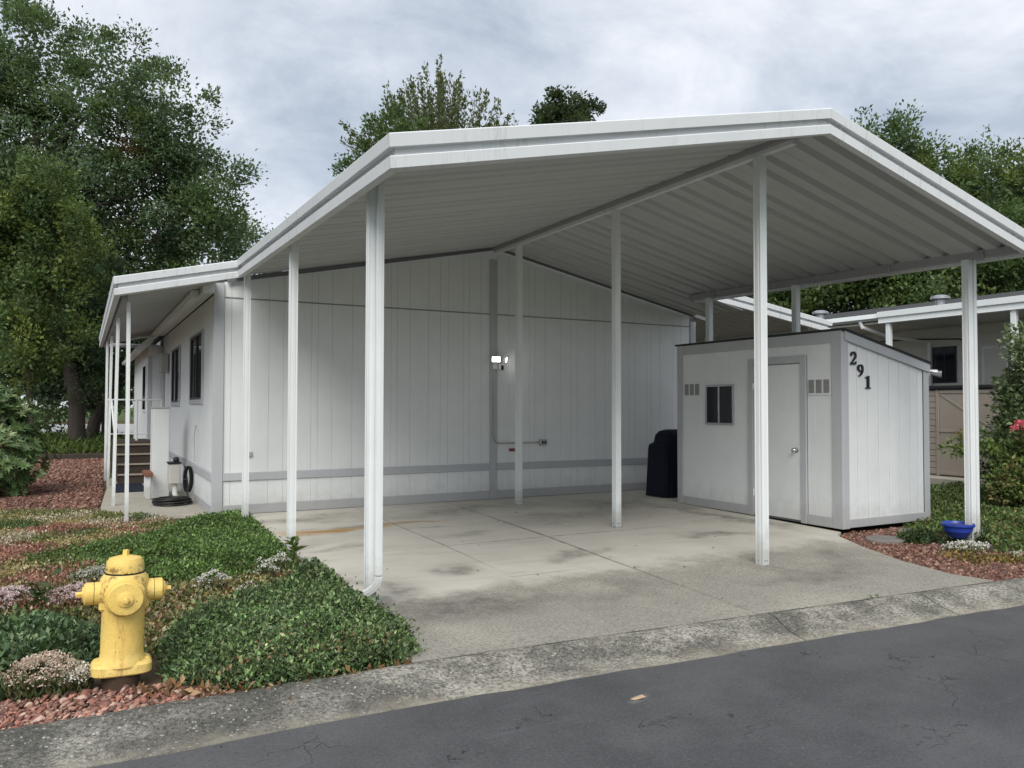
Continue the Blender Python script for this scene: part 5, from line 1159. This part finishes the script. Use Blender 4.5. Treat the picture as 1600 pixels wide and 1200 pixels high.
# weeds standing out of the covers
def weed(label, x, y, h, n_, leaf, cols):
    t_ = thing('weed', label, 'plant', (x, y, 0), 'tall weeds in the left garden'); mb = MB(); Pn = []; Dn = []
    for i in range(3):
        e_ = (x+random.uniform(-.1, .1), y+random.uniform(-.1, .1), h*random.uniform(.7, 1)); mb.tube([(x, y, -.02), (x*.5+e_[0]*.5, y*.5+e_[1]*.5, h*.55), e_], .004, 5)
        for k_ in range(n_//3):
            t = .3+.7*random.random(); a = random.random()*6.28; Pn.append((x+(e_[0]-x)*t, y+(e_[1]-y)*t, e_[2]*t)); Dn.append((math.cos(a), math.sin(a), .4))
    mb.build('stem', M_GLEAF if False else simple('green_stem', (.08, .12, .03), .6) if 'green_stem' not in bpy.data.materials else bpy.data.materials['green_stem'], t_)
    m_ = len(Pn); s_ = leaf*(.6+.7*rng.random(m_)); leaves('foliage', np.array(Pn), np.array(Dn), rnd(m_, .3)+np.array([0, 0, 1.]), s_, s_*.5, tints(m_, cols), M_GLEAF, t_, 'stuff')
weed('tall green weed behind the hydrant at its right', -1.12, -4.6, .42, 30, .10, [(.09, .15, .035), (.07, .12, .03)])
weed('broad-leaved yellow-green weed beside the second carport post', .27, -3.75, .26, 24, .11, [(.13, .19, .04), (.10, .16, .04)])
weed('dark feathery weed in the pink sedum at the left', -1.8, -4.9, .30, 30, .09, [(.05, .08, .03), (.07, .10, .04)])
# right bed ground cover
RG = [(6.95, -6.1), (6.75, -5.75), (6.95, -5.35), (7.6, -5.0), (8.45, -4.4), (9.2, -3.2), (10.3, -2.0), (12.9, -2.2), (13.2, -5), (11, -6), (8.6, -6.9), (7.2, -6.75), (7.1, -6.5)]
mound('ground_cover', RG, .15, 42000, .045, [(.075, .130, .034), (.10, .165, .042), (.13, .195, .055), (.065, .10, .036), (.17, .20, .075)], 'green ground cover of the right bed around the blue pot and right post', .2, seed=8.2, brown=(RG, (.22, .17, .06), .06), hole=(7.10, -6.02, .36))
mound('ground_cover', ell(7.0, -5.62, .30, .22), .16, 3600, .04, [(.03, .052, .024), (.04, .066, .028), (.05, .08, .03)], 'dark low plant left of the blue pot', .1, seed=1.2)
mound('ground_cover', ell(7.72, -5.85, .28, .24), .16, 3600, .045, [(.035, .06, .026), (.05, .08, .03), (.07, .11, .04)], 'dark plant at the foot of the right carport post', .1, seed=2.9)
mound('sedum_carpet', [(6.3, -6.1), (6.55, -6.25), (7.0, -6.6), (7.6, -6.9), (7.0, -7.05), (6.3, -6.75)], .05, 2600, .03, [(.40, .26, .06), (.30, .22, .07), (.14, .16, .05), (.26, .15, .07)], 'orange-yellow sedum along the edge of the red rock by the right bed', .08, seed=5.0)
mound('moss_tuft', ell(4.18, -7.15, .085, .03), .03, 160, .03, [(.12, .14, .05), (.08, .10, .035)], 'small mossy tuft growing in the joint between the driveway and the kerb', .02, seed=5.5)
mound('wild_grass', [(-8, 14.6), (.2, 14.6), (.2, 24), (-8, 26)], .55, 16000, .22, [(.09, .14, .03), (.12, .17, .04), (.06, .10, .025)], 'tall green grass and weeds under the trees behind the timber edging', .4, asp=.16, up=1.4, seed=1.9, ns=1.2)

# ---------------- lava rock
ico = bmesh.new(); bmesh.ops.create_icosphere(ico, subdivisions=1, radius=1.0); ico.verts.ensure_lookup_table()
IV = np.array([v.co[:] for v in ico.verts]); IF = np.array([[v.index for v in f.verts] for f in ico.faces]); ico.free()
ROCKD = [(.22, .105, .08), (.17, .085, .066), (.29, .165, .125), (.12, .07, .056), (.33, .22, .165), (.20, .12, .09)]
ROCKC = [(.36, .145, .10), (.28, .11, .08), (.44, .22, .16), (.20, .095, .075), (.46, .31, .23), (.33, .17, .13), (.15, .085, .07)]
def rocks(name, label, poly, n, size, zoff=0.0, pile=.02, cols=ROCKC):
    q = scatter(poly, n); s_ = size*(.35+1.25*rng.random(n)**2); V0 = IV[None]*(1+np.clip(rng.normal(size=(n, len(IV), 1))*.34, -.6, .8))
    A = rng.random((n, 3))*6.28; ca, sa = np.cos(A[:, 0]), np.sin(A[:, 0]); cb_, sb = np.cos(A[:, 1]*.12), np.sin(A[:, 1]*.12)
    V0 = V0*np.stack([np.ones(n), .55+.4*rng.random(n), .40+.25*rng.random(n)], 1)[:, None]; V0 = V0*s_[:, None, None]
    X = V0[..., 0]*ca[:, None]-V0[..., 1]*sa[:, None]; Yv = V0[..., 0]*sa[:, None]+V0[..., 1]*ca[:, None]; Zv = V0[..., 2]*cb_[:, None]+X*sb[:, None]
    z = gz(q[:, 0], q[:, 1])-.03+zoff+pile*rng.random(n)
    V = np.stack([X+q[:, :1], Yv+q[:, 1:], Zv+z[:, None]], 2).reshape(-1, 3); F = (IF[None]+(np.arange(n)*len(IV))[:, None, None]).reshape(-1, 3)
    o = np_mesh(name, V, F, np.repeat(tints(n, cols, None, .14), len(IF), 0), M_ROCK); return tag(o, label, None, kind='stuff')
RB1 = [(-4.6, -6.93), (-1.0, -6.93), (-.72, -6.94), (-.95, -6.80), (-1.15, -6.60), (-1.6, -6.50), (-4.6, -6.40)]
rocks('lava_rock', 'pinkish red crushed lava rock between the hydrant and the kerb', RB1, 6500, .021, cols=[(.36, .17, .125), (.28, .13, .10), (.44, .25, .19), (.20, .105, .085), (.48, .34, .27), (.33, .19, .15), (.16, .095, .08)])
RB2 = [(-1.38, 1.3), (-1.28, 3.2), (-1.2, 7.0), (-1.0, 14.25), (-6.5, 14.25), (-5.5, 6), (-4.4, 1.7), (-2.6, 1.8)]
MB().add([(*p, -.022) for p in RB2], [tuple(range(len(RB2)))]).build('gravel_bed', M_GRAVBASE, kind='structure')
rocks('lava_rock', 'wide bed of red-brown crushed lava rock beyond the left garden', RB2, 24000, .034, cols=ROCKD)
RB3 = [(5.66, -6.95), (5.78, -6.3), (6.08, -5.6), (6.40, -5.02), (6.66, -4.88), (8.35, -4.88), (8.9, -4.5), (8.2, -5.0), (7.1, -5.7), (6.9, -6.2), (8.6, -7.1), (8.6, -7.44), (5.76, -7.26)]
MB().add([(p[0], p[1], float(gz(*p))-.025) for p in RB3], [tuple(range(len(RB3)))]).build('gravel_bed', M_GRAVBASE, kind='structure')
rocks('lava_rock', 'red-brown crushed lava rock between the shed front and the driveway edge', RB3, 7000, .019, cols=ROCKD)
rocks('stray_pebbles', 'a few stray pebbles and grit lying on the kerb and street edge', [(-1.8, -7.5), (6, -7.85), (6, -7.55), (1, -7.35), (-1.8, -7.3)], 60, .011, -.075, .0, [(.4, .36, .3), (.3, .2, .15), (.5, .48, .44)])
q = scatter([(.6, -6.8), (5.4, -7.0), (6.3, -4.9), (6.3, -.6), (.7, -.5)], 70); m_ = len(q); s_ = .028*(.5+rng.random(m_))
tag(leaves('leaf_litter', np.stack([q[:, 0], q[:, 1], gz(q[:, 0], q[:, 1])+.003], 1), rnd(m_, 1)*np.array([1, 1, .15]), rnd(m_, .25)+np.array([0, 0, 1.]), s_, s_*.5, tints(m_, [(.10, .06, .03), (.06, .045, .03), (.2, .13, .07)]), M_GLEAF), 'tiny scattered dry leaf bits on the driveway concrete', None, kind='stuff')
